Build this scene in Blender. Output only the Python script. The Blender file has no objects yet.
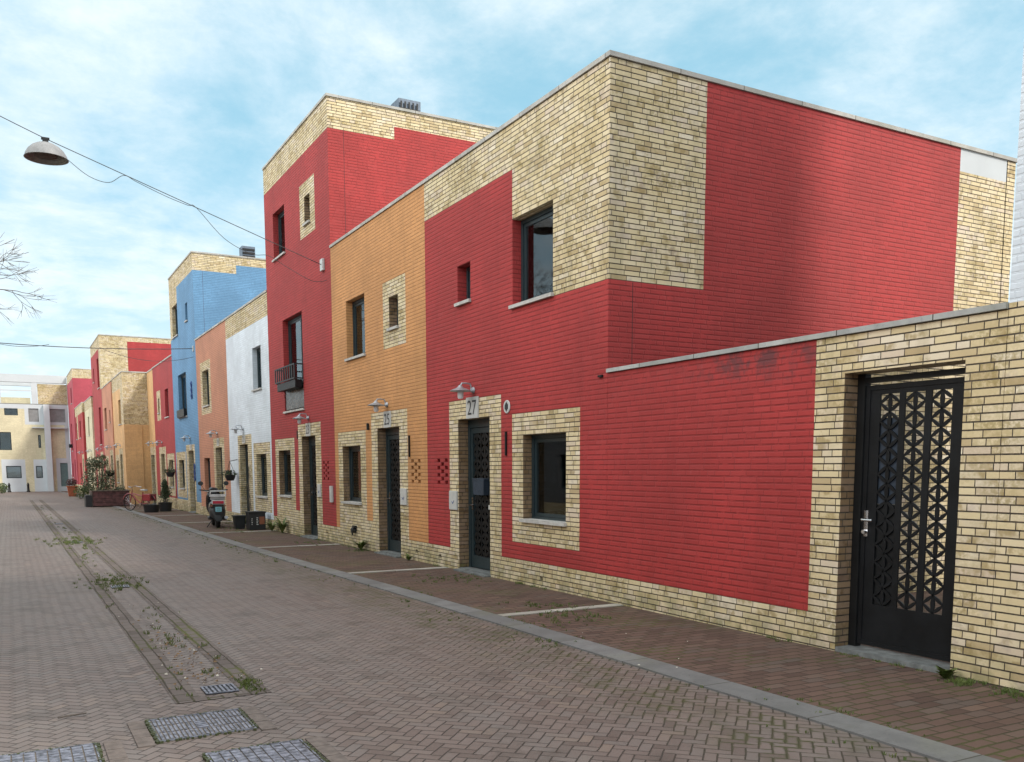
import bpy, math, random
from mathutils import Vector, Matrix, noise
R = math.radians
random.seed(7)
sc = bpy.context.scene
COL = sc.collection

# ------------------------------------------------------------------ helpers
class MB:
    def __init__(s): s.v=[]; s.f=[]
    def quad(s,a,b,c,d):
        n=len(s.v); s.v+= [tuple(a),tuple(b),tuple(c),tuple(d)]; s.f.append((n,n+1,n+2,n+3))
    def poly(s,pts):
        n=len(s.v); s.v+=[tuple(p) for p in pts]; s.f.append(tuple(range(n,n+len(pts))))
    def box(s,x0,x1,y0,y1,z0,z1,M=None):
        n=len(s.v)
        p=[(x,y,z) for x in (x0,x1) for y in (y0,y1) for z in (z0,z1)]
        if M: p=[tuple(M@Vector(q)) for q in p]
        s.v+=p
        s.f+=[tuple(n+i for i in q) for q in ((0,1,3,2),(4,6,7,5),(0,4,5,1),(2,3,7,6),(0,2,6,4),(1,5,7,3))]
        return s
    def frustum(s,cx,cy,z0,z1,a0,b0,a1,b1):
        n=len(s.v)
        s.v+=[(cx+i*a0,cy+j*b0,z0) for i,j in((-1,-1),(1,-1),(1,1),(-1,1))]+[(cx+i*a1,cy+j*b1,z1) for i,j in((-1,-1),(1,-1),(1,1),(-1,1))]
        s.f+=[tuple(n+i for i in q) for q in((0,3,2,1),(4,5,6,7),(0,1,5,4),(1,2,6,5),(2,3,7,6),(3,0,4,7))]
        return s
    def tube(s,pts,r,k=6,r1=None):
        pts=[Vector(p) for p in pts]; n0=len(s.v); m=len(pts)
        for i,p in enumerate(pts):
            t=(pts[min(i+1,m-1)]-pts[max(i-1,0)]).normalized()
            a=t.cross(Vector((0,0,1)) if abs(t.z)<.9 else Vector((1,0,0))).normalized(); b=t.cross(a)
            rr=r if r1 is None else r+(r1-r)*i/(m-1)
            for j in range(k):
                g=2*math.pi*j/k; s.v.append(tuple(p+a*math.cos(g)*rr+b*math.sin(g)*rr))
        for i in range(m-1):
            for j in range(k):
                s.f.append((n0+i*k+j,n0+i*k+(j+1)%k,n0+(i+1)*k+(j+1)%k,n0+(i+1)*k+j))
        s.f.append(tuple(n0+j for j in range(k))[::-1]); s.f.append(tuple(n0+(m-1)*k+j for j in range(k)))
        return s
    def lathe(s,prof,c=(0,0,0),k=20,M=None):
        n0=len(s.v); m=len(prof)
        for r,z in prof:
            for j in range(k):
                g=2*math.pi*j/k; p=Vector((r*math.cos(g),r*math.sin(g),z))
                if M: p=M@p
                s.v.append((p.x+c[0],p.y+c[1],p.z+c[2]))
        for i in range(m-1):
            for j in range(k):
                s.f.append((n0+i*k+j,n0+i*k+(j+1)%k,n0+(i+1)*k+(j+1)%k,n0+(i+1)*k+j))
        return s
    def prism(s,poly,f0,f1):
        # poly: list of 2d pts ; f0,f1 map (a,b)->3d
        A=[f0(*p) for p in poly]; B=[f1(*p) for p in poly]
        n=len(s.v); k=len(poly); s.v+=[tuple(p) for p in A+B]
        s.f.append(tuple(range(n,n+k))); s.f.append(tuple(range(n+k,n+2*k))[::-1])
        for i in range(k): s.f.append((n+i,n+k+i,n+k+(i+1)%k,n+(i+1)%k))
        return s
    def build(s,name,mat,parent=None,smooth=False,bevel=0,off=None):
        me=bpy.data.meshes.new(name); v=s.v
        if off is not None: v=[(p[0]-off[0],p[1]-off[1],p[2]-off[2]) for p in v]
        me.from_pydata(v,[],s.f); me.update()
        import bmesh
        bm=bmesh.new(); bm.from_mesh(me); bmesh.ops.recalc_face_normals(bm,faces=bm.faces)
        bm.to_mesh(me); bm.free()
        if smooth:
            for p in me.polygons: p.use_smooth=True
            try: me.set_sharp_from_angle(angle=R(38))
            except Exception: pass
        me.materials.append(mat)
        o=bpy.data.objects.new(name,me); COL.objects.link(o)
        if parent: o.parent=parent
        if bevel:
            b=o.modifiers.new('bevel','BEVEL'); b.width=bevel; b.segments=2; b.limit_method='ANGLE'
        return o
def tag(o,label=None,cat=None,group=None,kind=None):
    if label: o['label']=label
    if cat: o['category']=cat
    if group: o['group']=group
    if kind: o['kind']=kind
    return o
def empty(name,loc,label,cat,group=None,rz=0):
    o=bpy.data.objects.new(name,None); COL.objects.link(o); o.location=loc; o.rotation_euler=(0,0,rz)
    o.empty_display_size=.2
    return tag(o,label,cat,group)
def copy_tree(o,parent=None):
    c=o.copy(); COL.objects.link(c)
    if parent: c.parent=parent
    for ch in list(o.children): copy_tree(ch,c)
    return c

# ------------------------------------------------------------------ node maths
class N:
    """small expression builder for shader nodes"""
    def __init__(s,nt): s.nt=nt; s.L=nt.links.new
    def node(s,t,**k):
        n=s.nt.nodes.new(t)
        for a,b in k.items(): setattr(n,a,b)
        return n
    def put(s,sock,v):
        if isinstance(v,bpy.types.NodeSocket): s.L(v,sock)
        elif v is not None:
            try: sock.default_value=v
            except Exception: sock.default_value=(v,v,v)
    def m(s,op,a,b=None,c=None):
        n=s.node('ShaderNodeMath',operation=op); s.put(n.inputs[0],a); s.put(n.inputs[1],b); s.put(n.inputs[2],c); return n.outputs[0]
    def vec(s,x,y,z=0.):
        n=s.node('ShaderNodeCombineXYZ'); s.put(n.inputs[0],x); s.put(n.inputs[1],y); s.put(n.inputs[2],z); return n.outputs[0]
    def sep(s,v):
        n=s.node('ShaderNodeSeparateXYZ'); s.L(v,n.inputs[0]); return n.outputs
    def pos(s): return s.node('ShaderNodeNewGeometry').outputs['Position']
    def nrm(s): return s.node('ShaderNodeNewGeometry').outputs['True Normal']
    def noise(s,v,scale,detail=4,rough=.55,dist=0):
        n=s.node('ShaderNodeTexNoise'); s.L(v,n.inputs['Vector']); n.inputs['Scale'].default_value=scale
        n.inputs['Detail'].default_value=detail; n.inputs['Roughness'].default_value=rough; n.inputs['Distortion'].default_value=dist
        return n.outputs['Fac']
    def wn(s,v):
        n=s.node('ShaderNodeTexWhiteNoise',noise_dimensions='3D'); s.L(v,n.inputs['Vector']); return n.outputs['Value']
    def mr(s,v,a,b,c=0.,d=1.,smooth=True):
        n=s.node('ShaderNodeMapRange',interpolation_type='SMOOTHSTEP' if smooth else 'LINEAR')
        s.put(n.inputs[0],v)
        for i,q in enumerate((a,b,c,d)): s.put(n.inputs[i+1],q)
        return n.outputs[0]
    def mix(s,f,a,b,blend='MIX'):
        n=s.node('ShaderNodeMix',data_type='RGBA',blend_type=blend); s.put(n.inputs[0],f)
        for i,q in ((6,a),(7,b)):
            if isinstance(q,tuple) and len(q)==3: q=q+(1,)
            s.put(n.inputs[i],q)
        return n.outputs[2]
    def mixf(s,f,a,b):
        n=s.node('ShaderNodeMix',data_type='FLOAT'); s.put(n.inputs[0],f); s.put(n.inputs[2],a); s.put(n.inputs[3],b); return n.outputs[0]
    def ramp(s,f,stops,inter='LINEAR'):
        n=s.node('ShaderNodeValToRGB'); s.put(n.inputs[0],f); cr=n.color_ramp; cr.interpolation=inter
        while len(cr.elements)<len(stops): cr.elements.new(.5)
        for e,(p,c) in zip(cr.elements,stops): e.position=p; e.color=(*c,1)
        return n.outputs[0]
def newmat(name):
    m=bpy.data.materials.new(name); m.use_nodes=True; nt=m.node_tree
    b=nt.nodes['Principled BSDF']; return m,N(nt),b
def setb(n,b,col=None,rough=None,metal=None,h=None,hs=.5,hd=.01,spec=None):
    if col is not None:
        if isinstance(col,tuple) and len(col)==3: col=col+(1,)
        n.put(b.inputs['Base Color'],col)
    if rough is not None: n.put(b.inputs['Roughness'],rough)
    if metal is not None: n.put(b.inputs['Metallic'],metal)
    if spec is not None: b.inputs['Specular IOR Level'].default_value=spec
    if h is not None:
        bp=n.node('ShaderNodeBump'); bp.inputs['Strength'].default_value=hs; bp.inputs['Distance'].default_value=hd
        n.L(h,bp.inputs['Height']); n.L(bp.outputs[0],b.inputs['Normal'])
def plain(name,col,rough=.6,metal=0,var=.12,scale=6,bump=.0,spec=.5):
    m,n,b=newmat(name); p=n.pos(); f=n.noise(p,scale,5)
    c=n.mix(n.mr(f,.3,.7),tuple(q*(1-var) for q in col),tuple(min(1,q*(1+var)) for q in col))
    f2=n.noise(p,scale*9,3)
    setb(n,b,c,n.mr(f2,.3,.7,rough-.08,min(1,rough+.08)),metal,f2 if bump else None,.4,bump,spec)
    return m
def brick_uv(n):
    """u along the wall, v up, from position and face direction"""
    x,y,z=n.sep(n.pos()); nx,ny,nz=n.sep(n.nrm())
    isx=n.m('GREATER_THAN',n.m('ABSOLUTE',nx),.5); isz=n.m('GREATER_THAN',n.m('ABSOLUTE',nz),.5)
    u=n.mixf(isx,x,y); u=n.mixf(isz,u,y); v=n.mixf(isz,z,x)
    return u,v
def bricks(n,u,v,L,h,joint,wild=.22,offs=None,soft=.003,head=0.):
    vs=n.m('DIVIDE',v,h); row=n.m('FLOOR',vs); fv=n.m('FRACT',vs)
    r0=n.wn(n.vec(row,3.3,1.7)) if offs is None else n.m('MULTIPLY',row,offs)
    us=n.m('ADD',n.m('DIVIDE',u,L),r0); cell=n.m('FLOOR',us); fu=n.m('FRACT',us)
    if wild>0:
        sp=n.m('LESS_THAN',n.wn(n.vec(cell,row,9.1)),wild)
        f2=n.m('MULTIPLY',fu,2.); fu2=n.m('FRACT',f2)
        idc=n.m('ADD',cell,n.m('MULTIPLY',sp,n.m('MULTIPLY',n.m('FLOOR',f2),.5)))
        du1=n.m('MULTIPLY',n.m('MINIMUM',fu,n.m('SUBTRACT',1.,fu)),L)
        du2=n.m('MULTIPLY',n.m('MINIMUM',fu2,n.m('SUBTRACT',1.,fu2)),L/2)
        du=n.mixf(sp,du1,du2)
    else:
        idc=cell; du=n.m('MULTIPLY',n.m('MINIMUM',fu,n.m('SUBTRACT',1.,fu)),L)
    dv=n.m('MULTIPLY',n.m('MINIMUM',fv,n.m('SUBTRACT',1.,fv)),h)
    d=n.m('MINIMUM',n.m('ADD',du,head),dv)
    # rough brick edges
    w=n.noise(n.pos(),60,2); d=n.m('ADD',d,n.m('MULTIPLY',n.m('SUBTRACT',w,.5),.003))
    mask=n.mr(d,joint*.5,joint*.5+soft)
    return mask, n.wn(n.vec(idc,row,2.2)), n.wn(n.vec(idc,row,7.7)), d
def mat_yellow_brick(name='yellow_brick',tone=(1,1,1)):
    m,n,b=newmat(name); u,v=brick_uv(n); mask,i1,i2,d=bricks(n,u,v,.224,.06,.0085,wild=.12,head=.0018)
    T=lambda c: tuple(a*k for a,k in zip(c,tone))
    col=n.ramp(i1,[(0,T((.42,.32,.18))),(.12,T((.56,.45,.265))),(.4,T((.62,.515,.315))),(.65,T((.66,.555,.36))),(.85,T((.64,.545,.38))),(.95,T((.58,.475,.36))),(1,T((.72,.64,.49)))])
    p=n.pos(); st=n.noise(p,1.1,5,.6); st2=n.noise(p,26,4,.65)
    pale=n.m('MULTIPLY',n.mr(n.noise(p,.9,4),.5,.62),n.mr(i2,.45,.6)); col=n.mix(n.m('MULTIPLY',pale,.3),col,T((.66,.60,.54)))
    bl=n.m('MULTIPLY',n.mr(n.noise(p,7.5,3,.55),.50,.66),n.mr(i2,.3,.5)); col=n.mix(n.m('MULTIPLY',bl,.75),col,T((.31,.225,.095)))
    bl2=n.m('MULTIPLY',n.mr(n.noise(n.vec(n.sep(p)[1],n.sep(p)[0],n.sep(p)[2]),6.,3,.55),.55,.68),n.mr(i1,.3,.6)); col=n.mix(n.m('MULTIPLY',bl2,.5),col,T((.43,.35,.30)))
    xx,yy,zz_=n.sep(p); run=n.noise(n.vec(n.m('MULTIPLY',xx,3.5),n.m('MULTIPLY',yy,3.5),n.m('MULTIPLY',zz_,.4)),1,5)
    col=n.mix(n.m('MULTIPLY',n.mr(run,.5,.72),.38),col,T((.26,.215,.11)))
    moss=n.m('MULTIPLY',n.mr(st,.44,.62),n.mr(st2,.36,.6))
    moss=n.m('MULTIPLY',moss,n.mr(i2,.15,.75,.25,1.))
    col=n.mix(n.m('MULTIPLY',moss,.72),col,T((.28,.215,.08)))
    spot=n.m('MULTIPLY',n.mr(n.noise(p,90,3,.7),.62,.72),.5); col=n.mix(spot,col,(.2,.16,.09))
    gr=n.m('MULTIPLY',n.mr(n.sep(p)[2],.0,.35,1.,0.),n.mr(n.noise(p,5,4),.35,.65)); col=n.mix(n.m('MULTIPLY',gr,.6),col,(.15,.155,.06))
    col=n.mix(n.mr(mask,0.,1.,0.,1.),n.mix(n.mr(n.noise(p,13,3),.35,.65),(.032,.025,.018),(.085,.065,.045)),col)
    h=n.m('ADD',n.m('MULTIPLY',mask,1.),n.m('MULTIPLY',n.noise(p,70,4),.35))
    h=n.m('ADD',h,n.m('MULTIPLY',i2,.25))
    setb(n,b,col,.86,h=h,hs=.8,hd=.006); return m
def mat_paint(name,c,dirt=.25,mould=False,jd=.60):
    m,n,b=newmat(name); u,v=brick_uv(n); mask,i1,i2,d=bricks(n,u,v,.224,.06,.006,wild=.12,soft=.011,head=.0048)
    mask=n.m('MAXIMUM',mask,n.mr(n.noise(n.pos(),7.5,4,.7),.45,.68,0.,.85))
    p=n.pos()
    dk=tuple(q*.80 for q in c); lt=tuple(min(1,q*1.12) for q in c)
    col=n.mix(n.mr(n.noise(p,.7,5,.6),.3,.7),dk,lt)
    col=n.mix(n.m('MULTIPLY',n.m('POWER',i1,2.),.26),col,tuple(q*.62 for q in c)); col=n.mix(n.m('MULTIPLY',n.mr(i2,.75,1.),.10),col,tuple(min(1,q*1.1+.05) for q in c))
    # weather streaks and pale bloom
    x,y,z=n.sep(p); st=n.noise(n.vec(n.m('MULTIPLY',x,5.),n.m('MULTIPLY',y,5.),n.m('MULTIPLY',z,.45)),1,4)
    col=n.mix(n.m('MULTIPLY',n.mr(st,.5,.75),dirt),col,tuple(q*.5 for q in c))
    bl=n.m('MULTIPLY',n.mr(n.noise(p,14,5,.7),.58,.75),.2); col=n.mix(bl,col,tuple(min(1,q*.8+.13) for q in c))
    col=n.mix(mask,tuple(q*jd for q in c),col)
    if mould:
        mm=n.m('MULTIPLY',n.mr(z,2.25,2.62,0.,1.),n.m('MULTIPLY',n.mr(n.noise(p,4.5,5,.7),.44,.62),n.mr(n.m('ABSOLUTE',n.m('SUBTRACT',y,6.45)),.3,1.3,1.,.15)))
        col=n.mix(n.m('MULTIPLY',mm,.75),col,(.07,.03,.035))
    h=n.m('ADD',mask,n.m('MULTIPLY',n.noise(p,55,4),.45)); h=n.m('ADD',h,n.m('MULTIPLY',i2,.35))
    setb(n,b,col,.78,h=h,hs=.75,hd=.005); return m
def mat_herring(name):
    m,n,b=newmat(name); p=n.pos(); x,y,z=n.sep(p)
    w=.074; k=.7071/w
    wob=n.m('MULTIPLY',n.m('SUBTRACT',n.noise(p,1.3,3),.5),.06)
    x=n.m('ADD',x,wob); y2=n.m('ADD',y,n.m('MULTIPLY',n.m('SUBTRACT',n.noise(p,1.1,3),.5),.06))
    u=n.m('MULTIPLY',n.m('ADD',x,y2),k); v=n.m('MULTIPLY',n.m('SUBTRACT',y2,x),k)
    i=n.m('FLOOR',u); j=n.m('FLOOR',v); fu=n.m('FRACT',u); fv=n.m('FRACT',v)
    q=n.m('ROUND',n.m('FLOORED_MODULO',n.m('SUBTRACT',i,j),4.))
    eq=lambda t: n.m('COMPARE',q,float(t),.1)
    hor=n.m('LESS_THAN',q,1.5)
    mu=n.m('MINIMUM',fu,n.m('SUBTRACT',1.,fu)); mv=n.m('MINIMUM',fv,n.m('SUBTRACT',1.,fv))
    dxh=n.mixf(eq(0),n.m('SUBTRACT',1.,fu),fu); dyv=n.mixf(eq(3),n.m('SUBTRACT',1.,fv),fv)
    d=n.mixf(hor,n.m('MINIMUM',mu,dyv),n.m('MINIMUM',mv,dxh))
    d=n.m('ADD',n.m('MULTIPLY',d,w),n.m('MULTIPLY',n.m('SUBTRACT',n.noise(p,45,2),.5),.005))
    ii=n.m('SUBTRACT',i,n.m('MULTIPLY',hor,q)); jj=n.m('SUBTRACT',j,n.m('MULTIPLY',n.m('SUBTRACT',1.,hor),n.m('SUBTRACT',3.,q)))
    r1=n.wn(n.vec(ii,jj,1.)); r2=n.wn(n.vec(ii,jj,5.))
    mask=n.mr(d,.0015,.0065)
    col=n.ramp(r1,[(0,(.095,.068,.059)),(.25,(.140,.106,.095)),(.6,(.160,.124,.112)),(.85,(.138,.116,.108)),(1,(.182,.136,.112))])
    big=n.noise(p,.28,4); col=n.mix(n.m('MULTIPLY',n.mr(big,.35,.65),.35),col,(.155,.14,.133))
    tx,ty,tz=n.sep(p); tr=n.noise(n.vec(n.m('MULTIPLY',tx,1.3),n.m('MULTIPLY',ty,.06),0.),1,3)
    col=n.mix(n.m('MULTIPLY',n.mr(tr,.45,.62),.3),col,(.165,.15,.142))
    col=n.mix(n.m('MULTIPLY',n.mr(n.noise(p,1.7,6,.65),.53,.68),.6),col,(.07,.056,.048))
    col=n.mix(n.m('MULTIPLY',n.mr(n.noise(p,.55,5,.6),.54,.62),.3),col,(.15,.115,.095))
    col=n.mix(n.m('MULTIPLY',n.mr(n.noise(p,120,3),.4,.75),.3),col,(.18,.16,.15))
    # joints: sand, moss close to the kerb
    X=n.sep(p)[0]; near=n.m('MULTIPLY',n.mr(n.m('ABSOLUTE',n.m('ADD',X,2.25)),.1,.9,1.,0.),n.mr(n.noise(p,5.,3,.7),.4,.6,.25,1.))
    mo=n.m('MULTIPLY',near,n.mr(n.noise(p,1.7,4),.3,.52))
    film=n.m('MULTIPLY',near,n.mr(n.noise(p,2.3,6,.7),.42,.62)); col=n.mix(n.m('MULTIPLY',film,.6),col,(.075,.072,.045))
    mo=n.m('MAXIMUM',mo,n.m('MULTIPLY',n.mr(n.noise(p,.8,5,.6),.58,.68),.5))
    jc=n.mix(mo,(.045,.038,.032),(.058,.062,.026))
    mask2=n.mr(d,n.m('MULTIPLY',mo,.004),n.m('ADD',.007,n.m('MULTIPLY',mo,.018)))
    col=n.mix(n.mixf(mo,mask,mask2),jc,col)
    h=n.m('ADD',mask,n.m('MULTIPLY',n.noise(p,40,4),.3)); h=n.m('ADD',h,n.m('MULTIPLY',r2,.5))
    h=n.m('ADD',h,n.m('MULTIPLY',n.noise(p,2,3),3.2))
    setb(n,b,col,.6,h=h,hs=.8,hd=.007,spec=.35); return m
def mat_paver(name,axis,stops,moss=.5,L=.2,w=.1):
    m,n,b=newmat(name); p=n.pos(); x,y,z=n.sep(p)
    u,v=(x,y) if axis=='x' else (y,x)
    wob=n.m('MULTIPLY',n.m('SUBTRACT',n.noise(p,1.7,3),.5),.04); v=n.m('ADD',v,wob)
    mask,r1,r2,d=bricks(n,u,v,L,w,.005,wild=0,offs=.5,soft=.006)
    col=n.ramp(r1,stops)
    col=n.mix(n.m('MULTIPLY',n.mr(n.noise(p,.6,4),.35,.65),.4),col,tuple(q*1.25 for q in stops[1][1]))
    col=n.mix(n.m('MULTIPLY',n.mr(n.noise(p,110,3),.42,.75),.35),col,tuple(q*1.5 for q in stops[0][1]))
    mo=n.m('MULTIPLY',n.mr(n.noise(p,.9,5,.6),.42,.66),moss)
    jc=n.mix(mo,(.04,.034,.028),(.09,.10,.03))
    m2=n.mr(d,0.,n.m('ADD',.008,n.m('MULTIPLY',mo,.022)))
    col=n.mix(m2,jc,col)
    h=n.m('ADD',mask,n.m('MULTIPLY',n.noise(p,45,4),.35)); h=n.m('ADD',h,n.m('MULTIPLY',r2,.5)); h=n.m('ADD',h,n.m('MULTIPLY',n.noise(p,2.2,3),2.))
    setb(n,b,col,.85,h=h,hs=.8,hd=.007,spec=.2); return m
def mat_slab(name,c,axis='y',L=1.0):
    # single stones laid end to end
    m,n,b=newmat(name); p=n.pos(); x,y,z=n.sep(p); u=y if axis=='y' else x
    us=n.m('DIVIDE',u,L); f=n.m('FRACT',us); idn=n.wn(n.vec(n.m('FLOOR',us),1.,1.))
    d=n.m('MULTIPLY',n.m('MINIMUM',f,n.m('SUBTRACT',1.,f)),L); mask=n.mr(d,.003,.007)
    col=n.mix(idn,tuple(q*.8 for q in c),tuple(q*1.12 for q in c))
    col=n.mix(n.m('MULTIPLY',n.mr(n.noise(p,3,6,.7),.38,.66),.6),col,tuple(q*.55 for q in c)); col=n.mix(n.m('MULTIPLY',n.mr(n.noise(p,34,4,.7),.55,.7),.5),col,tuple(q*.45 for q in c))
    col=n.mix(n.m('MULTIPLY',n.mr(n.noise(p,1.1,4),.5,.7),.3),col,(.14,.15,.08))
    col=n.mix(mask,(.05,.045,.035),col)
    setb(n,b,col,.85,h=n.m('ADD',mask,n.m('MULTIPLY',n.noise(p,80,4),.3)),hs=.5,hd=.004); return m
def mat_glass(name,tint=(.75,.79,.80),refl=.5):
    m=bpy.data.materials.new(name); m.use_nodes=True; nt=m.node_tree; nt.nodes.clear(); n=N(nt)
    t=n.node('ShaderNodeBsdfTransparent'); t.inputs[0].default_value=(*tint,1)
    g=n.node('ShaderNodeBsdfGlossy'); g.inputs[0].default_value=(.9,.95,.97,1); g.inputs['Roughness'].default_value=.02
    fr=n.node('ShaderNodeFresnel'); fr.inputs[0].default_value=1.5
    bp=n.node('ShaderNodeBump'); bp.inputs['Strength'].default_value=.05; bp.inputs['Distance'].default_value=.02
    n.L(n.noise(n.pos(),1.6,2),bp.inputs['Height']); n.L(bp.outputs[0],g.inputs['Normal'])
    f=n.m('MINIMUM',n.m('ADD',n.m('MULTIPLY',fr.outputs[0],1.0),.02),1.)
    mx=n.node('ShaderNodeMixShader'); n.L(f,mx.inputs[0]); n.L(t.outputs[0],mx.inputs[1]); n.L(g.outputs[0],mx.inputs[2])
    o=n.node('ShaderNodeOutputMaterial'); n.L(mx.outputs[0],o.inputs[0]); return m
def mat_leaf(name,a,b_,rough=.55):
    m,n,b=newmat(name); p=n.pos(); f=n.noise(p,9,3); c=n.mix(n.mr(f,.35,.65),a,b_)
    r=n.wn(n.vec(*[n.m('FLOOR',n.m('MULTIPLY',q,14.)) for q in n.sep(p)])); c=n.mix(n.m('MULTIPLY',r,.5),c,tuple(q*.6 for q in a))
    setb(n,b,c,rough)
    try: b.inputs['Subsurface Weight'].default_value=0
    except Exception: pass
    return m

M={}
M['ybrick']=mat_yellow_brick()
M['ybrick_far']=mat_yellow_brick('pale_yellow_brick',(1.0,1.0,.95))
M['shaded_brown_brick']=mat_yellow_brick('shaded_brown_reveal_brick',(.40,.31,.27))  # yellow brick toned dark brown; recess shade is put into the jamb colour
M['red']=mat_paint('red_painted_brick',(.355,.030,.029))
M['redwall']=mat_paint('red_painted_brick_with_mould',(.355,.030,.029),mould=True)
M['orange']=mat_paint('orange_painted_brick',(.56,.27,.10))
M['white']=mat_paint('white_painted_brick',(.64,.70,.76),.10,jd=.86)
M['salmon']=mat_paint('salmon_painted_brick',(.50,.225,.135))
M['blue']=mat_paint('blue_painted_brick',(.12,.27,.45),.15)
M['crimson']=mat_paint('crimson_painted_brick',(.36,.034,.036))
M['pink']=mat_paint('pink_painted_brick',(.40,.06,.085))
M['ochre']=mat_paint('ochre_painted_brick',(.64,.39,.18))
M['cream']=mat_paint('cream_painted_brick',(.62,.56,.38))
M['frame']=plain('dark_teal_window_paint',(.018,.032,.038),.38,0,.1,3)
M['black']=plain('black_powder_coat',(.008,.009,.010),.45,0,.2,5,spec=.3)
M['gate']=plain('black_gate_steel',(.0065,.0075,.009),.5,0,.3,4,.001,spec=.25)
M['dkblue']=plain('dark_blue_sheet',(.02,.032,.052),.6,0,.2,6)
M['slate']=mat_paint('slate_grey_painted_brick',(.13,.135,.14))
M['sill']=plain('pale_concrete_sill',(.42,.41,.39),.8,0,.15,12,.002)
M['coping']=mat_slab('concrete_coping',(.46,.45,.42),'y',1.0)
M['copingx']=mat_slab('concrete_coping_side',(.46,.45,.42),'x',1.0)
M['garden_coping']=mat_slab('grey_coping_stone',(.40,.41,.40),'y',.92)
M['roof']=plain('grey_roof_gravel',(.16,.16,.155),.95,0,.25,20,.01)
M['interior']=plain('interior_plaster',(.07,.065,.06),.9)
M['curtain']=plain('white_curtain_cloth',(.80,.80,.80),.9,0,.06,4)
M['glass']=mat_glass('window_glass')
M['step']=plain('bluestone_step',(.14,.15,.15),.8,0,.3,9,.003)
M['herring']=mat_herring('herringbone_road_brick')
M['paver']=mat_paver('red_brown_pavement_brick','x',[(0,(.072,.047,.039)),(.3,(.104,.068,.055)),(.7,(.126,.082,.066)),(.9,(.100,.080,.070)),(1,(.150,.100,.078))],.75)
M['gutterp']=mat_paver('gutter_brick','y',[(0,(.088,.074,.068)),(.5,(.118,.102,.096)),(1,(.142,.122,.113))],.95)
M['kerb']=mat_slab('grey_kerb_concrete',(.165,.168,.170),'y',1.0)
M['band']=mat_slab('pale_band_stone',(.40,.39,.35),'x',.95)
M['ground']=plain('soil_and_grit',(.16,.14,.12),.95,0,.2,2,.01)
M['galv']=plain('galvanised_steel',(.36,.38,.41),.45,.6,.2,14)
M['lampwhite']=plain('pale_lamp_enamel',(.62,.60,.58),.4,0,.08,10)
M['lampgrey']=plain('grey_lamp_dome_enamel',(.20,.205,.21),.5,0,.12,10)
M['vent']=plain('blue_grey_vent_metal',(.10,.13,.17),.5,.3,.2,14)
M['lampin']=plain('dark_lamp_inside',(.06,.045,.04),.7)
M['cable']=plain('dark_cable',(.035,.035,.04),.6)
M['plate']=plain('white_enamel_plate',(.48,.49,.48),.35,0,.05,10)
M['joint']=plain('dark_joint_sealant',(.05,.02,.022),.8)
M['ink']=plain('dark_lettering',(.02,.022,.025),.5)
M['bluem']=plain('dark_blue_metal',(.02,.06,.22),.5)
M['leaf']=mat_leaf('green_leaves',(.045,.085,.02),(.085,.13,.03))
M['olive']=mat_leaf('olive_leaves',(.06,.085,.045),(.13,.155,.085))
M['dkleaf']=mat_leaf('dark_leaves',(.02,.04,.012),(.04,.065,.02))
M['weed']=mat_leaf('weed_green',(.07,.11,.02),(.13,.16,.04))
M['moss']=mat_leaf('dark_moss',(.035,.045,.012),(.06,.07,.02))
M['redleaf']=mat_leaf('dark_red_leaves',(.05,.012,.014),(.09,.02,.02))
M['drygrass']=mat_leaf('dry_stalks',(.20,.15,.07),(.14,.12,.05))
M['bark']=plain('grey_bark',(.10,.085,.075),.9,0,.25,12)
M['rubber']=plain('black_rubber',(.012,.012,.012),.8)
M['plast']=plain('black_plastic',(.012,.014,.016),.5,0,.2,7)
M['terra']=plain('terracotta',(.30,.09,.045),.85,0,.2,14)
M['wood']=plain('worn_red_wood',(.095,.042,.042),.8,0,.45,7,.003)
M['wood2']=plain('weathered_grey_wood',(.12,.095,.08),.85,0,.35,7,.003)
M['chrome']=plain('chrome_metal',(.6,.6,.62),.2,1,.05,8)
M['redpaint']=plain('glossy_red_paint',(.26,.035,.045),.3,0,.1,8)
M['tailred']=plain('red_tail_lens',(.40,.015,.04),.2)
M['platecy']=plain('pale_blue_plate',(.25,.60,.70),.4,0,.03)
M['scoot']=plain('glossy_black_paint',(.012,.012,.015),.22)
M['silver']=plain('silver_white_plastic',(.58,.58,.60),.35)
M['brownlab']=plain('brown_sticker',(.22,.075,.035),.6)
M['litter']=plain('pale_litter',(.50,.48,.42),.8,0,.3,30)
M['deadleaf']=plain('brown_dead_leaf',(.16,.10,.05),.9,0,.4,30)
M['endwhite']=plain('white_render',(.46,.49,.51),.8,0,.05,1)
M['shutter']=plain('grey_shutter',(.22,.22,.22),.6)
M['doorgreen']=plain('grey_green_door',(.10,.16,.16),.5)

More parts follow.
